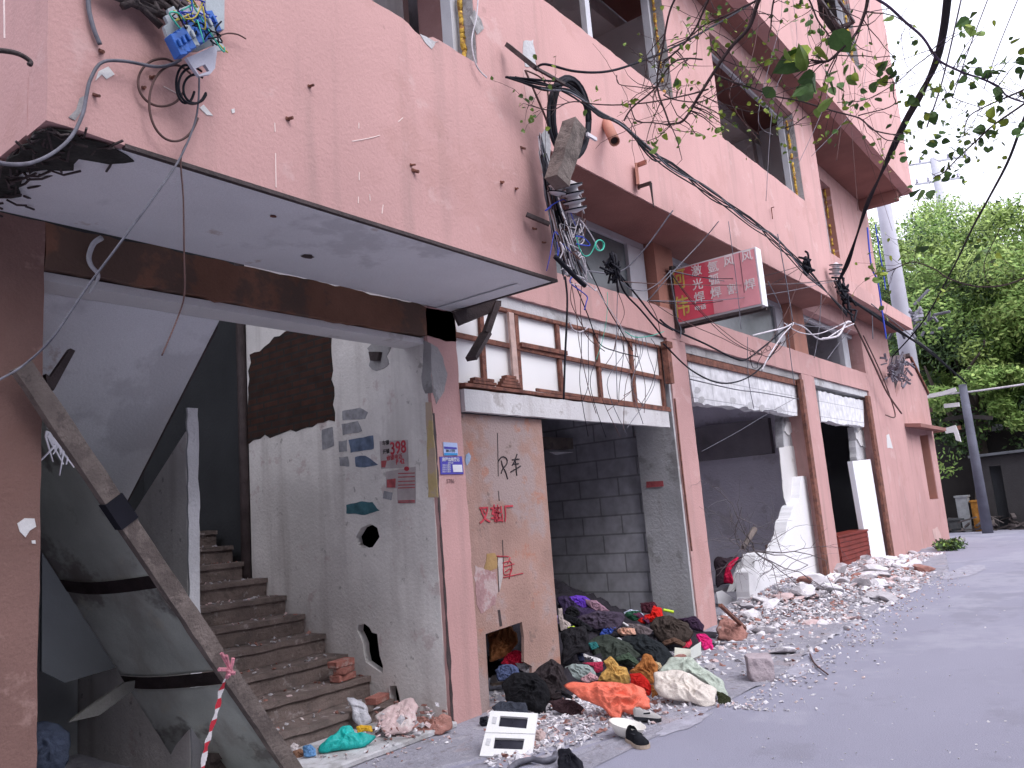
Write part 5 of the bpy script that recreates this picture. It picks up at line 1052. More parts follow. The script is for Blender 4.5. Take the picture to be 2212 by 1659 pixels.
# wire tangle running down the bay corner
WT_=T('wire_tangle','dense tangle of black, grey and pale wires falling down the bay corner','wire tangle',on(1215,480,1,3.2))
base=[(300,130),(310,260),(330,420),(350,560),(380,720),(420,880),(450,1010),(480,1130)]
mats=[BLACKP,GREYP,BLACKP,WHITEP,GREYP,BROWNW,BLACKP,WHITEP,BROWNW,GREYP]
for i in range(38):
    spread=rr.uniform(-.1,1); P_=[]
    n0=rr.randint(0,2); n1=rr.randint(5,8)
    for j,(u,v) in enumerate(base[n0:n1+1]):
        jj=j+n0; P_.append(on(*zT((u+spread*(8+jj*22)+rr.gauss(0,7),v+rr.gauss(0,14))),1,3.38-abs(rr.gauss(0,.06))))
    bm=bmesh.new(); tube(bm,smoothpath(P_,5),rr.choice((.004,.006,.009)),5); finish('wire',bm,mats[i%10],WT_,True)
for i in range(26):     # curly ends
    u,v=rr.uniform(400,600),rr.uniform(470,1150); P_=[on(*zT((u,v)),1,3.2)]
    for k in range(4): P_.append(P_[-1]+Vector((rr.gauss(.02,.08),rr.gauss(0,.03),rr.gauss(-.02,.09))))
    bm=bmesh.new(); tube(bm,smoothpath(P_,5),rr.choice((.003,.005)),5); finish('wire',bm,[WHITEP,WHITEP,GREYP,BLUEW,BROWNW][i%5],WT_,True)
for j in range(2):
    C_('green_wire_ring',TEALW,[(725+32*math.cos(t)*(1-.15*j),910+38*math.sin(t)) for t in [k*.6 for k in range(12)]],zT,3.1+.02*j,.006,['bright green ring of wire hanging in front of the dark clerestory window','inner green wire ring beside the brightest one'][j],'wire')
C_('green_wire',TEALW,[(560,850),(585,940),(620,985),(660,970),(690,910)],zT,3.15,.005,'thin green wire joining the tangle to the bright green ring','wire')
C_('blue_wire',BLUEW,[(555,845),(610,855),(655,910),(560,900)],zT,3.15,.005,'small blue wire loop left of the green ring','wire')
C_('black_rubber_cable',BLACKP,[(410,990),(500,1080),(570,1150),(620,1195)],zT,3.1,.020,'thick cut black cable end lying against the pink band','cable')
# wires hanging down over the screen
GH_='thin wires hanging over the white screen'
hang=[([(480,1130),(495,1280),(490,1480),(480,1700),(470,2000)],BLACKP,.010,'thickest black wire hanging straight down over the white screen'),
([(520,1150),(560,1400),(580,1600),(640,1900),(700,2100)],BROWNW,.004,None),([(550,1180),(640,1400),(720,1600),(840,1660),(1000,1700)],BLACKP,.006,'black wire slanting right across the top of the white screen'),
([(620,1010),(700,1180),(780,1350),(850,1470),(960,1659)],BLACKP,.006,None),([(840,1080),(900,1240),(1010,1360),(1110,1480),(1170,1560)],BLACKP,.010,'black cable running to the rusty shutter rail'),
([(870,1120),(1000,1280),(1130,1440),(1244,1510)],BLACKP,.010,None),([(860,1130),(850,1300),(845,1500),(840,1640),(850,2000)],GREYP,.004,None),([(850,1230),(900,1380),(860,1500),(830,1650)],BROWNW,.004,None),
([(510,1450),(540,1510),(600,1520),(650,1480)],WHITEP,.008,'pale wire sagging in a short loop under the concrete strip'),([(905,1520),(980,1560),(1090,1550),(1180,1520)],TEALW,.005,'pale green wire sagging along the top of the screen'),
([(690,1200),(760,1310),(850,1440),(900,1530)],WHITEP,.004,None),([(600,1150),(590,1400),(640,1560),(760,1659)],BROWNW,.004,None),([(530,1170),(520,1300),(570,1420),(640,1540)],BROWNW,.004,None),
([(780,1240),(775,1420),(740,1600),(700,1720)],TEALW,.003,None),([(1070,1310),(1130,1420),(1160,1560)],BROWNW,.005,None)]
for i,(P_,mt,r_,lb) in enumerate(hang): C_('hanging_wire',mt,P_,zT,3.95+.3*math.sin(i),r_,lb or 'thin dark wire hanging over the pink band and the white screen','wire',GH_)
for i in range(14):
    u=rr.uniform(1560,2080); P_=[(u,560+(u-1500)*.17),(u+rr.gauss(0,25),750),(u+rr.gauss(0,45),950),(u+rr.gauss(0,60),rr.uniform(1000,1320))]
    C_('hanging_wire',[BLACKP,BROWNW,GREYP][i%3],P_,z5,4.3,.0035,'hair thin wire hanging over the white screen','wire','hair thin wires over the white screen')
C_('stay_wire',GREYP,[(1660,240-240+230),(1870,240),(2020,110),(2212,-150)],z5,[3.6,3.6,3.4,3.1],.007,'straight grey wire rising from the cable knot towards the upper right')
C_('stay_wire',GREYP,[(2050,425),(2212,240),(2400,40),(2500,-80)],z5,[3.8,3.6,3.4,3.2],.006,'thin grey wire rising past the left edge of the red sign')
bm=bmesh.new(); c=on(*zT((830,1080)),1,3.3)
for i in range(14): tube(bm,smoothpath([c+Vector((rr.gauss(0,.06),rr.gauss(0,.03),rr.gauss(0,.07))) for _ in range(4)],4),.010,5)
tag(finish('cable_knot',bm,BLACKP,None,True),'black knot of joined cables in front of the dark clerestory window','cable knot')
# heavy bundle along the facade
for i in range(7):
    o1,o2=rr.gauss(0,24),rr.gauss(0,24)
    C_('bundle_cable',BLACKP if i!=3 else GREYP,[(1180+o1,150*1.84+210+0*i),(1400,560-o2),(1560,560+o1),(1740,700+o2*.5),(1900,790+o1*.3),(2080,950+o2),(2212,1050+o1),(2450,1200+o2),(2700,1390+o1),(2860,1500+o2),(3040,1690+o1),(3190,1850),(3310,1970+o2*.5)],z2,[3.3,3.2,3.1,3.2,3.3,3.4,3.5,3.6,3.6,3.7,3.7,3.8,3.9],.0085,'strand of the heavy cable bundle sagging along the facade towards the far end','cable','strands of the heavy facade bundle')
C_('aerial_cable',BLACKP,[(1350,430),(1410,405),(1600,450),(1800,450),(2000,390),(2212,300),(2420,190),(2760,-10),(2900,-120)],z2,[3.3,3.2,3.1,3.0,2.9,2.8,2.7,2.6,2.5],.010,'black cable sweeping from the steel arm up across the first floor windows')
C_('aerial_cable',BROWNW,[(1280,440),(1350,600),(1420,770),(1430,840)],z2,3.3,.009,'brown cable slanting down beside the cable coil')
C_('aerial_cable',BROWNW,[(1290,445),(1380,490),(1420,560),(1430,700)],z2,3.3,.007,'short curved brown wire above the cable coil')
for i in range(4):
    o1=rr.gauss(0,10)
    P_=[(1722+i*9,-60),(1690+i*9,200),(1642+i*8,400),(1560+o1,600),(1470+o1,760),(1380+o1,950),(1300,1120),(1215+i*5,1290),(1160,1480),(1090+i*6,1659),(1040,1780)]
    pts_=[dist(*z3(p),d_) for p,d_ in zip(P_,(7,8,9,10,11,12,13,14,14.6,15,15.2))]
    cable('service_cable',BLACKP,pts_,.017,label='strand of the thick black cable coming down from the top right to the facade insulator',cat='cable',group='strands of the thick overhead cable')
bm=bmesh.new(); c=on(*z6((835,190)),1,3.7)
for i in range(10): tube(bm,smoothpath([c+Vector((rr.gauss(0,.09),rr.gauss(0,.04),rr.gauss(-.02,.09))) for _ in range(4)],4),.018,5)
tag(finish('splice_knot',bm,BLACKP,None,True),'black splice knot on the facade bundle right of the red sign','cable knot')
bm=bmesh.new()
for i in range(16): 
    c=on(*z6((1040+i*6,290+i*12)),1,3.85); tube(bm,smoothpath([c+Vector((rr.gauss(0,.12),rr.gauss(0,.05),rr.gauss(-.02,.12))) for _ in range(4)],4),.02,5)
tag(finish('splice_knot',bm,BLACKP,None,True),'large black cluster of splices under the far insulator','cable knot')
C_('blue_rope',BLUEW,[(1225,-40),(1250,200),(1290,300),(1320,500),(1345,660)],z6,3.7,.016,'bright blue cord hanging down past the far corner of the building','cord')
C_('blue_rope',BLUEW,[(1275,-60),(1300,100),(1325,240),(1340,350)],z6,3.6,.012,'shorter blue cord right of the longer one','cord')
far=[([(1060,320),(1110,400),(1250,500),(1400,600),(1550,690),(1640,750),(1850,930),(2212,1160),(2500,1330)],BLACKP,.03,'heavy black cable leaving the far insulator down over the gable house',[3.9,3.9,3.9,4,4,4,4,4,4]),
([(1120,420),(1300,520),(1500,660),(1650,770),(1850,940)],BLACKP,.025,'second heavy cable beside the first one over the gable house',3.9),
([(1140,560),(1200,680),(1270,830),(1350,1000),(1440,1130)],BROWNW,.02,'brown cable running down the wall towards the gable house',4.4),([(1200,640),(1300,850),(1370,1030),(1400,1150),(1340,1140)],BROWNW,.014,'thinner brown wire beside the brown cable on the far wall',4.4),
([(1630,740),(1400,560),(1250,440)],GREYP,.012,'grey wire above the gable house roof',3.9)]
for P_,mt,r_,lb,y_ in far: C_('far_cable',mt,P_,z6,y_,r_,lb)
sag=[([(-60,690),(120,860),(310,940),(480,900),(600,790),(680,680)],BLACKP,.010,'lowest black cable sagging over the middle shop opening',3.9),([(-80,540),(0,600),(200,690),(380,780),(460,790),(560,720),(680,620),(750,560)],BLACKP,.012,'black cable sagging across the pink band under the red sign',3.9),
([(500,640),(620,610),(700,590),(760,560)],WHITEP,.012,'upper pale wire bunch right of the red sign',3.7),([(560,860),(610,760),(690,640),(760,565)],WHITEP,.010,'pale wire rising from the white block panel to the wire bunch',3.7),([(760,560),(830,590),(900,650),(960,660),(1060,600),(1140,565)],WHITEP,.012,'pale wires bridging the two far clerestory windows',3.8),
([(940,660),(1040,640),(1090,560),(1120,555)],WHITEP,.02,'pale bunch of wire ends below the splices',3.8),([(700,560),(800,620),(930,625),(1100,550)],WHITEP,.008,'thin pale wire under the bridging pale wires',3.8),
([(110,915),(400,980),(560,1000),(790,1040)],GREYP,.008,'grey wire drawn across the white block panel',4.5),([(180,1370),(400,1250),(600,1130),(760,1040)],GREYP,.004,'hair thin slanting wire in the middle shop opening',4.6),
([(350,-80),(400,300),(430,600)],GREYP,.004,'hair thin wire crossing the face of the red sign',3.3),([(660,0),(720,330),(755,550)],GREYP,.007,'thin wire hanging right of the red sign',3.6),([(600,300),(660,420),(690,500)],GREYP,.006,'short thin wire behind the outer end of the red sign',3.6),([(720,560),(740,760),(765,950)],GREYP,.006,'thin wire hanging down onto the white block panel',3.9),([(935,380),(920,600),(890,780)],GREYP,.006,'thin wire hanging in front of the far clerestory window',3.9),([(1255,500),(1260,660)],GREYP,.01,'short grey wire under the balcony edge',4.0),
([(470,650),(475,900),(510,1100)],GREYP,.005,'thin upright wire in front of the white block panel',4.2),([(970,790),(1060,670),(1120,600)],GREYP,.006,'thin grey wire slanting over the far clerestory window',3.9)]
for P_,mt,r_,lb,y_ in sag: C_('shop_wire',mt,P_,z6,y_,r_,lb,'wire')
for i,cc in enumerate(((500,750),(545,745),(600,720))):
    C_('wire_curl',BROWNW,[(cc[0]+14*math.cos(t),cc[1]+15*math.sin(t)) for t in [k*.7 for k in range(10)]],z6,4.4,.006,['left curl of wire on the pink band','middle curl of wire on the pink band','right curl of wire on the pink band'][i],'wire','wire curls on the pink band')
ends=[(560,760),(755,560),(1120,560),(840,190),(1030,290),(60,650),(480,770),(-140,420),(-330,300),(-20,230)]
for i in range(16):
    a_,b_=rr.sample(ends,2); sg=rr.uniform(20,110)
    P_=[(a_[0]+(b_[0]-a_[0])*t+rr.gauss(0,6),a_[1]+(b_[1]-a_[1])*t+sg*4*t*(1-t)) for t in (0,.2,.4,.6,.8,1)]
    C_('sagging_wire',[BROWNW,BLACKP,GREYP][i%3],P_,z6,rr.uniform(3.5,3.95),.0045,'thin wire sagging between the cable knots of the facade','wire','thin sagging wires along the facade')
for i in range(9):
    u0_=rr.uniform(200,1400); P_=[(u0_,-60),(u0_+rr.gauss(0,60),250+rr.gauss(0,60)),(u0_+rr.gauss(0,120),620+rr.gauss(0,80)),(u0_+rr.gauss(0,100),rr.uniform(850,1500))]
    C_('drooping_wire',[BROWNW,GREYP][i%2],P_,z3,rr.uniform(3.0,3.4),.0035,'hair thin wire drooping in front of the upper windows','wire','hair thin wires before the upper windows')
# overhead lines against the sky
sk=[([(1820,-20),(1700,500),(1600,800)],.010),([(1990,-20),(1850,350),(1760,620)],.008),([(2180,-20),(2050,300),(1960,560)],.008),([(1520,0),(1440,120),(1460,380),(1530,470)],.006)]
for i,(P_,r_) in enumerate(sk): cable('power_line',GREYP,[dist(*z3(p),12+2*i) for p in P_],r_,label=['left thin line against the sky','middle thin line against the sky','right thin line against the sky','thin curling wire under the purple branch'][i],cat='power line')
cable('power_line',BLACKP,[dist(*z3(p),d_) for p,d_ in zip(((2260,640),(2200,780),(2110,1020),(2000,1230),(1880,1450),(1780,1659),(1580,2020),(1380,2250)),(8,9,10,12,14,16,19,20))],.014,label='black line coming from the right edge down in front of the trees',cat='power line')
cable('power_line',WHITEP,[dist(*z6(p),28) for p in ((1700,1010),(1860,995),(2050,970),(2260,940))],.03,label='pale line stretched before the tree trunks',cat='power line')
# ---------------------------------------------------------------- utility poles
PC=M('pole_concrete',(.42,.42,.47),.9,.12,1,.3,20)
def pole(base_,top_,rb,rt,label,arms,PC=PC):
    t=T('utility_pole',label,'utility pole',base_); bm=bmesh.new(); tube(bm,[base_,Vector(base_).lerp(Vector(top_),.5),top_],rb,18,rt); finish('shaft',bm,PC,t,True)
    for (h,L,d) in arms:
        c=Vector(base_).lerp(Vector(top_),h); bm=bmesh.new(); bar(bm,c-Vector(d)*L/2,c+Vector(d)*L/2,.09,.09); o=finish('crossarm',bm,PC,t)
        for k in (-.45,-.2,.2,.45): 
            bm=bmesh.new(); lathe(bm,c+Vector(d)*L*k+Vector((0,0,.04)),[(.02,0),(.08,.05),(.04,.12),(.07,.16),(.03,.25),(.001,.27)],10); finish('insulator',bm,M('porc_grey',(.35,.33,.40),.4,.1,5,0),o,True)
    return t
def vpole(u,v,X,top): 
    d=ray(u,v); p=CAM+d*((X-CAM.x)/d.x); return Vector((p.x,p.y,0)),Vector((p.x,p.y,top))
b_,t_=vpole(1938,620,27,16); pole(b_,t_,.27,.19,'thick pale concrete pole right behind the building corner',[(.42,1.2,(.3,-.95,0))])
b_,t_=vpole(2034,440,46,17); t_.z=on(2022,340,0,46).z; pole(b_,t_,.28,.20,'thin far pole with crossarms rising above the tree tops',[(.99,3.4,(.45,-.9,0)),(.93,2.2,(.45,-.9,0)),(.83,3.4,(.45,-.9,0)),(.75,3.2,(.45,-.9,0))])
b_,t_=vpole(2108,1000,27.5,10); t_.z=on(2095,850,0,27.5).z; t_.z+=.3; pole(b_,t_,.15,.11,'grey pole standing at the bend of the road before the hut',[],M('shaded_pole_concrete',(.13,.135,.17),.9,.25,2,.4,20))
# equipment on pole behind corner
bm=bmesh.new(); c=on(1975,700,0,24.5)
for i in range(26): a_=c+Vector((rr.gauss(0,.2),rr.gauss(0,.25),rr.gauss(0,.2))); tube(bm,[a_,a_+Vector((rr.gauss(0,.15),rr.gauss(0,.15),rr.gauss(0,.15)))],.04,5)
tag(finish('cable_junction',bm,GREYP),'grey tangle of line fittings beside the tip of the balcony edge','line fitting')
# ---------------------------------------------------------------- far end: wall, hut, junk
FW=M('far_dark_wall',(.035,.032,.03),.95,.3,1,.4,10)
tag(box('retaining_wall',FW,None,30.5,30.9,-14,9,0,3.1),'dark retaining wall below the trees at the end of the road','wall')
HT=T('grey_hut','small grey hut with a dark doorway at the end of the road','hut',(29,2,0))
hy0=on(2240,1100,0,29).y-2; hy1=on(2128,1100,0,29).y
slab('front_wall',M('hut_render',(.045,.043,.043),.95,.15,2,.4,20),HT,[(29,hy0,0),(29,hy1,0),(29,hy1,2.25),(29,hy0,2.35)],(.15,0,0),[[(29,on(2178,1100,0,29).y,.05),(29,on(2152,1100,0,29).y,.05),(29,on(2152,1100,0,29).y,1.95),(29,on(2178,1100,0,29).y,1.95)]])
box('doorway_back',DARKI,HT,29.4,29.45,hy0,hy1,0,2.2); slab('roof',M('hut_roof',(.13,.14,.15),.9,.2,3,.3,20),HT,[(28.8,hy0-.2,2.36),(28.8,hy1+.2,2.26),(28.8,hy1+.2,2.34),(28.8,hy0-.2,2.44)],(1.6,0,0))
jk=[('white_crate',(2072,1075,2098,1130),.30,'pale washing machine like crate by the dark wall at the road end'),('dark_cart',(2050,1125,2085,1145),.08,'low dark cart at the road end'),('striped_bin',(2102,1085,2118,1120),.0,'yellow and red striped bin before the hut')]
for nm,(u0_,v0_,u1_,v1_),sh_,lb in jk:
    A_=on(u0_,v1_,0,28.6);B_=on(u1_,v1_,0,28.6);zt2=on(u0_,v0_,0,28.6).z; y0_,y1_=sorted((A_.y,B_.y))
    bm=bmesh.new(); bx(bm,28.6,29.0,y0_,y1_,.0,max(.3,zt2)); bx(bm,28.57,29.03,y0_-.03,y1_+.03,max(.3,zt2)+.002,max(.3,zt2)+.06); bx(bm,28.58,28.598,y0_+.05,y1_-.05,.1,max(.3,zt2)*.8)
    mt=M('far_'+nm,(sh_,sh_*1.05,sh_*1.05) if sh_ else (.35,.16,.03),.8,.4 if not sh_ else .15,8,0); tag(finish(nm,bm,mt),lb,nm.split('_')[1])
q=[on(*zR(p),0,27.2) for p in ((695,855),(765,835),(780,870),(800,940),(770,930),(755,880),(705,888))]; tag(slab('tilted_lamp',WHITE,None,q,(.12,0,0)),'tilted white lamp like shape before the trunks','lamp')
for i,(l_,mt) in enumerate((([(590,655),(690,635),(770,610)],WHITE),([(695,715),(790,705)],WHITE),([(620,875),(800,850)],RUST),([(700,800),(830,780),(1000,790)],FW),([(620,740),(560,745),(500,725)],BROWNW))):
    bm=bmesh.new(); P_=[on(*zR(p),0,27.0+.2*i) for p in l_]
    for k in range(len(P_)-1): bar(bm,P_[k],P_[k+1],.12,.12)
    tag(finish('street_arm',bm,mt),['longest white arm reaching out beside the gable house','short white bar below the longest white arm','reddish beam among the trunks','dark beam across the trunks','thin brown bar on the gable wall'][i],'bar')
q=[on(*zR(p),0,31) for p in ((1000,830),(1130,820),(1110,890),(1040,930),(990,900))]; tag(slab('pale_tarpaulin',M('pale_tarp',(.40,.42,.45),.8,.15,3,.3,20),None,rough_poly(q,.05,.3),(.1,0,0)),'pale tarpaulin seen between the trunks','tarpaulin')
# ---------------------------------------------------------------- trees
def leafmass(bm,c,r,n,s,rg_,flat=1.,mi=0):
    for i in range(n):
        d=Vector((rg_.gauss(0,1),rg_.gauss(0,1),rg_.gauss(0,1))).normalized()*(rg_.random()**.45); p=c+Vector((d.x*r,d.y*r,d.z*r*flat))
        a_=Vector((rg_.gauss(0,1),rg_.gauss(0,1),rg_.gauss(0,1))).normalized(); b_=a_.orthogonal().normalized(); ss=s*rg_.uniform(.6,1.4)
        f=bm.faces.new([bm.verts.new(p+a_*ss),bm.verts.new(p+b_*ss*.5),bm.verts.new(p-a_*ss),bm.verts.new(p-b_*ss*.5)]); f.material_index=mi if rg_.random()<.8 else (mi+1)%3
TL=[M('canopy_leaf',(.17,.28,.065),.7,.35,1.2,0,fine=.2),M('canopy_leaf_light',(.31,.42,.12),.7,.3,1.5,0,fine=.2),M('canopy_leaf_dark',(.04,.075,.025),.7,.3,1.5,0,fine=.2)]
def tree(base_,h,cr,cz,n,lab,seed,lean=(0,0),limbs=5,clumps=40):
    g_=random.Random(seed); t=T('camphor_tree',lab,'tree',base_,'trees at the bend of the road'); base_=Vector(base_); top=base_+Vector((lean[0],lean[1],h*.55))
    bm=bmesh.new(); P_=smoothpath([base_,base_.lerp(top,.35)+Vector((g_.gauss(0,.2),g_.gauss(0,.2),0)),base_.lerp(top,.7)+Vector((g_.gauss(0,.25),g_.gauss(0,.25),0)),top],4); tube(bm,P_,.30,9,.16)
    cc=Vector((base_.x+lean[0],base_.y+lean[1],cz)); tips=[]
    for i in range(limbs*2):
        st=P_[g_.randint(4,len(P_)-1)]; e=cc+Vector((g_.gauss(0,.5)*cr,g_.gauss(0,.5)*cr,g_.uniform(-.4,.8)*cr*.7)); md=st.lerp(e,.5)+Vector((g_.gauss(0,.3),g_.gauss(0,.3),.3)); tube(bm,smoothpath([st,md,e],4),.11,6,.03)
    finish('trunk',bm,TRUNKM,t,True)
    bm=bmesh.new()
    for i in range(clumps):
        d=Vector((g_.gauss(0,1),g_.gauss(0,1),g_.gauss(0,.9))).normalized()*(g_.uniform(.45,1.0)); c=cc+Vector((d.x*cr,d.y*cr,d.z*cr*.72)); r=cr*g_.uniform(.16,.30)
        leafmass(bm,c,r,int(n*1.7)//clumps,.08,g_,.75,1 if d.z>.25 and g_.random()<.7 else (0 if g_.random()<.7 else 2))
    finish('crown',bm,TL,t,recalc=False); return t
def tp(u,X): d=ray(u,1100); p=CAM+d*((X-CAM.x)/d.x); return Vector((p.x,p.y,0))
tz=lambda u,v,X: on(u,v,0,X).z
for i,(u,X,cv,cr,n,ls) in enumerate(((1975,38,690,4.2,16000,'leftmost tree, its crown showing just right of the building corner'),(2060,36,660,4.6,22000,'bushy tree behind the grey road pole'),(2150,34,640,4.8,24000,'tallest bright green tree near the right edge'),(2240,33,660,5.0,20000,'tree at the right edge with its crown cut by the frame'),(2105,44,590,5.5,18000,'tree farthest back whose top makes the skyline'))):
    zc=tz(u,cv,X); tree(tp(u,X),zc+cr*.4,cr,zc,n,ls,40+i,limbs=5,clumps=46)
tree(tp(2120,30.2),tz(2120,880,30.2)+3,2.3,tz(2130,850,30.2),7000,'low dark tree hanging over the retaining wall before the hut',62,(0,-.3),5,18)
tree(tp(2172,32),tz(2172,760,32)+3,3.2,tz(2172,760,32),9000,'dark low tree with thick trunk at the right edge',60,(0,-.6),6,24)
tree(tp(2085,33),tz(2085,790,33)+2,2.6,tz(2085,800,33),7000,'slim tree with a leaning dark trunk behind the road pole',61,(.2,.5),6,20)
bm=bmesh.new(); g_=random.Random(9)
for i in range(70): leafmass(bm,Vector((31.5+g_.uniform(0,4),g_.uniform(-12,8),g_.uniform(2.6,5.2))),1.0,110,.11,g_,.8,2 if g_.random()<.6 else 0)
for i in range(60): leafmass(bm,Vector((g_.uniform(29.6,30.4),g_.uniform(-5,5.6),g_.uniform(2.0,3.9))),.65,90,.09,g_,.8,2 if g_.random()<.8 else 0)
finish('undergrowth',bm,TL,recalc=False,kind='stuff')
bm=bmesh.new()
for i in range(160):
    p=Vector((g_.uniform(28.3,30.2),g_.uniform(2.2,5.8),g_.uniform(.02,.5)*g_.random())); bar(bm,p,p+Vector((g_.gauss(0,.3),g_.gauss(0,.4),g_.gauss(.05,.15))),g_.uniform(.03,.12),g_.uniform(.02,.06)); 
finish('heap_of_scrap',bm,M('scrap_heap',(.10,.085,.08),.9,.6,2,0),kind='stuff')
# hill behind
bm=bmesh.new(); nn_=40
hv=[[bm.verts.new((48+j*6,-60+i*3.4,-1+ (13*math.sin(min(1,j/5)*1.57))*(.8+.3*noise.noise(Vector((i*.2,j*.3,0)))))) for j in range(8)] for i in range(nn_+1)]
for i in range(nn_):
    for j in range(7): bm.faces.new((hv[i][j],hv[i+1][j],hv[i+1][j+1],hv[i][j+1]))
finish('hill',bm,TL[2],None,True,kind='structure')
# weeds at the foot of the gable house
bm=bmesh.new(); g_=random.Random(12)
for i in range(9): c=on(*zD((1640+i*14,300-i*2+g_.gauss(0,6))),2,.12); leafmass(bm,c,.20,60,.05,g_,.7,2)
tag(finish('weed_clump',bm,TL,recalc=False),'clump of green weeds at the foot of the gable house','weeds')
tag(box('kerb_stone',CONC,None,21.5,24.4,4.1,4.3,0,.1,bev=.02),'grey kerb stone before the gable house','kerb')
# ---------------------------------------------------------------- overhanging branches close to the camera
LM=[LEAF,M('young_leaf_yellow',(.30,.38,.05),.6,.3,14,.1,60),LEAFD]
OT=T('overhanging_tree','sprouting tree whose thin twigs and young leaves hang into the top right','tree',(1.5,-2.6,0))
bm=bmesh.new(); tube(bm,smoothpath([(1.5,-2.6,0),(1.6,-2.5,1.6),(1.5,-2.3,3.2),(1.9,-1.6,4.6),(2.6,-.8,5.6)],5),.14,12,.05); finish('trunk',bm,TRUNKM,OT,True)
lr=random.Random(21)
def leaf(bm,p,s,mi):
    d=Vector((lr.gauss(0,1),lr.gauss(0,1),lr.gauss(-.4,.8))).normalized(); sd_=d.cross(Vector((lr.gauss(0,1),lr.gauss(0,1),lr.gauss(0,1)))).normalized(); n_=d.cross(sd_)
    pr=[(0,0,0),(.12,.28,.05),(.38,.40,.07),(.68,.26,.04),(1,0,-.06),(.68,-.26,.04),(.38,-.40,.07),(.12,-.28,.05)]
    vs=[bm.verts.new(p+d*a_*s+sd_*b_*s+n_*c_*s) for a_,b_,c_ in pr]; m1=bm.verts.new(p+d*.4*s-n_*.04*s)
    for k in range(8): bm.faces.new((m1,vs[k],vs[(k+1)%8])).material_index=mi
def sprig(bm,p,s,n,mi=0):
    for i in range(n): leaf(bm,p+Vector((lr.gauss(0,1),lr.gauss(0,1),lr.gauss(0,1)))*s*.5,s*lr.uniform(.5,1.1),mi if lr.random()<.75 else lr.randrange(3))
def branch(pts,zf,d,r,r1,leaves,mi=0,ls=.031,mt=BARK):
    D_=d if isinstance(d,(list,tuple)) else [d]*len(pts)
    r*=.42; r1*=.55; P_=smoothpath([dist(*zf(p),D_[i]) for i,p in enumerate(pts)],6); bm=bmesh.new()
    P_=[p+Vector((noise.noise(p*6),noise.noise(p*6+Vector((4,0,0))),noise.noise(p*6+Vector((0,4,0)))))*.02 for p in P_]
    tube(bm,P_,r,6,r1)
    lv=bmesh.new()
    for q in leaves:
        p=dist(*zf(q[:2]),sum(D_)/len(D_)); sprig(lv,p,ls*(q[2] if len(q)>2 else 1),lr.randint(2,4),mi if len(q)<4 else q[3])
        near_=min(P_,key=lambda a_:(a_-p).length)
        if .03<(near_-p).length<.5: tube(bm,[near_,near_.lerp(p,.5)+Vector((0,0,.01)),p],r1*.8,4,r1*.4)
    for k in range(3+len(P_)//5):
        i=lr.randrange(1,len(P_)-1); q=P_[i]; d_=(P_[i+1]-P_[i]).normalized(); tw=[q]
        dd=(d_*lr.uniform(.2,1)+Vector((lr.gauss(0,.6),lr.gauss(0,.6),lr.gauss(0,.6)))).normalized()
        for j in range(5): dd=(dd+Vector((lr.gauss(0,.25),lr.gauss(0,.25),lr.gauss(0,.25)))).normalized(); tw.append(tw[-1]+dd*lr.uniform(.02,.05)*(sum(D_)/len(D_))/3)
        tube(bm,tw,r1*.6,4,r1*.3)
        if leaves:
            for e_ in (tw[-1],tw[3]): leaf(lv,e_,ls*lr.uniform(.35,.75),mi if lr.random()<.6 else 1)
    b=finish('branch',bm,mt,OT,True)
    if leaves: finish('leaves',lv,LM,b,recalc=False)
    else: lv.free()
branch([(600,-80),(540,0),(480,170),(380,300),(270,460),(160,620),(70,750),(0,780),(-60,790)],z3,3.2,.020,.006,[(360,265,.8,1),(280,305,.8,1),(225,300),(250,770),(290,750,.9,1),(330,800,.9,1),(285,820,.8,1),(140,840),(40,810,1.1,1),(150,740,.7),(60,660,.7),(390,790,.7),(230,300,.7)])
branch([(560,-40),(520,10),(420,50),(300,110),(190,170),(100,250),(-20,300)],z3,3.3,.010,.004,[(200,110,1,1),(190,180,.8,1),(60,250,.8),(20,240,.9,1),(60,130,.7),(270,60,.8),(250,100,.8)])
branch([(640,-60),(620,60),(600,170)],z3,3.0,.008,.004,[(705,20,.8,1),(600,260,.6)])
branch([(250,-60),(200,60),(150,180),(60,300),(0,360),(-60,400)],z3,3.4,.010,.006,[(10,390),(30,370,.9,1),(100,430,.8)])
branch([(1230,-60),(1215,40),(1190,120),(1140,230),(1060,310),(985,375),(940,385)],z3,2.6,.012,.006,[(870,350,1.9,0),(905,375,1.8,0),(770,450,2.3,2),(765,490,2.1,2),(800,420,1.6,2)],0,.045)
branch([(820,-40),(860,40),(900,120),(960,190),(970,210)],z3,3.0,.007,.004,[(780,40,1.2),(830,10,1.,1),(820,70,1,1),(870,145,1.2,2),(890,180,1),(960,235,1.3,0),(1025,195,1.1,1)])
branch([(880,-40),(950,40),(1010,140),(1080,180),(1130,145)],z3,3.6,.012,.008,[])
branch([(270,460),(340,495),(430,540),(600,600),(800,640),(1000,690),(1160,740),(1240,810),(1360,830),(1440,830)],z3,3.4,.009,.004,[(525,670,1,1),(595,710,.9,1),(640,790,.9,1),(715,885,.9,1),(960,830,.9,1),(1000,830,.8),(1085,680,.9,1),(1145,685,.9,1),(780,605,1.1,1),(850,605,1,1),(870,545,.9),(440,470,.9,1),(405,430,.8,1),(490,490,.9),(570,380,.7),(530,420,.7),(720,300,.8,1),(620,350,.8)])
branch([(1160,740),(1240,810),(1330,870),(1430,875)],z3,3.5,.006,.003,[(1470,840,1.1,2),(1400,990,1)])
branch([(-60,600),(0,620),(160,630),(250,600),(330,560),(420,540)],z3,3.4,.006,.004,[(40,530,1,1),(90,520,.9,1),(50,545)])
branch([(200,590),(300,640),(420,700),(500,720),(560,700)],z3,3.4,.005,.003,[(590,690,.8)])
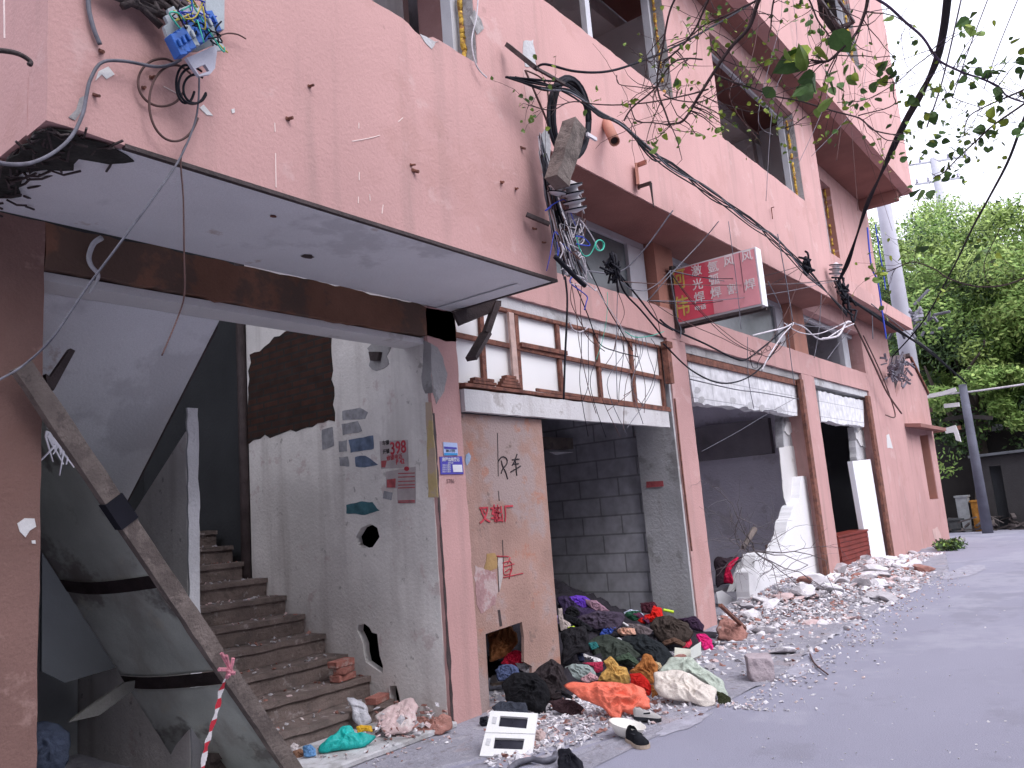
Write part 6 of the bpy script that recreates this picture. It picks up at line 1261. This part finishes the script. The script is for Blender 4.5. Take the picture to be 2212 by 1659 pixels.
branch([(640,800),(700,810),(760,790),(830,730)],z3,3.4,.005,.003,[(640,800,.9),(700,740,.8)])
branch([(2450,560),(2212,625),(1900,660),(1600,655),(1440,690),(1280,680)],z2,[3.2,3.2,3.1,3.0,2.9,2.9],.007,.003,[(1245,670,1,2),(1310,650,.9,2),(1330,715,.9,0),(1280,760,.8,0),(1700,620,1.1),(1735,630,.9,1),(1900,680,.9),(1960,640,.8,1),(2120,850,1.4,0),(2150,820,1.2,1)])
branch([(1880,460),(1900,520),(2000,540),(2100,555),(2212,540)],z2,3.1,.004,.003,[])
branch([(1960,650),(1990,760),(2080,770),(2180,785)],z2,3.1,.005,.004,[])
branch([(2260,-80),(2190,80),(2140,300),(2140,600),(2180,790)],z2,3.1,.009,.006,[])
branch([(2400,380),(2212,400),(2100,560),(1960,680),(1900,760)],z2,3.2,.007,.006,[])
# sky-side branches
branch([(1230,-30),(1280,10),(1430,120),(1540,220),(1640,330),(1700,390),(1800,440),(1940,490),(2050,545),(2110,610),(2260,640)],z3,4.2,.016,.006,[(1810,415,1.2,2),(1850,410,1,2),(1930,440,1,2),(2010,430,1.1,2),(2070,370,1.2,2),(2150,350,1,2),(1860,510,1.2,2),(2200,370,1,2),(1800,200,1.2,2),(1860,180,1,2),(1930,175,1,0),(1970,155,1.1,0)],2,.05,mt=M('purple_bark',(.07,.045,.085),.9,.3,20,.4,60))
branch([(1640,330),(1580,375),(1490,440),(1400,515),(1270,590),(1180,630),(1040,660)],z3,4.0,.006,.003,[(1330,430,1.2,2),(1380,520,1.1,2),(1270,590,1.2,2),(1180,615,1,2),(1120,630,1,2),(1080,625,1,2),(1090,480,1.1,0),(1050,520,1.1,2),(1150,450,1,2)],2,.05)
branch([(1160,745),(1380,655),(1390,600),(1400,520)],z3,3.8,.006,.003,[],2)
branch([(1380,520),(1310,510),(1300,470),(1320,435)],z3,4,.004,.003,[],2)
branch([(2300,520),(2212,560),(2060,640),(1950,700),(1880,750),(1860,850)],z3,4.2,.010,.004,[(2190,640,1.2,2),(2050,655,1.1,2),(2020,720,1.1,2),(2130,735,.9,2),(1890,810,1,2),(1950,860,1,2),(1890,870,1.2,2),(1880,900,1,0)],2,.05)
branch([(2300,590),(2200,650),(2060,765),(1950,860),(1830,970),(1700,1090),(1640,1110)],z3,4.2,.012,.004,[(1830,960,1,2),(1720,970,.9,2),(1640,1000,1,2),(1500,1030,1,2),(1670,1100,1,2),(1790,1090,1,2),(1840,1090,.9,2),(1600,1190,1.4,2),(1890,1030,1,2),(2190,800,1.6,2),(2190,820,1.3,2)],2,.05)
branch([(1700,540),(1740,600),(1860,660),(1950,695)],z3,4.2,.004,.003,[(1690,560,1.2,2),(1740,590,1.1,2),(1560,600,1.2,2),(1530,620,1,0),(1480,630,1,2),(1600,730,1.2,2),(1570,690,1,2),(1620,740,1,2),(1670,850,1.2,2),(1750,830,1,2),(1700,860,1,2)],2,.05)
branch([(2300,250),(2212,280),(2080,310),(1950,320),(1820,305),(1720,270),(1640,215),(1520,170),(1440,200),(1380,230),(1300,250)],z6,4.6,.010,.004,[(1320,220,1.1,1),(1290,235,1,0),(1270,265,.9,1),(1450,150,1.3,0),(1480,130,1,0),(1540,60,1,2),(1900,90,1.1,2),(1920,80,1,2)],0,.055)
branch([(2060,-40),(1985,120),(1970,200),(2000,300)],z6,4.6,.005,.003,[(1900,100,1,2)],2)
branch([(2170,-60),(2212,-180)],z6,4.6,.005,.003,[(2160,-160,1.5,2),(2200,-150,1.5,2)],2,.05) if 0 else None
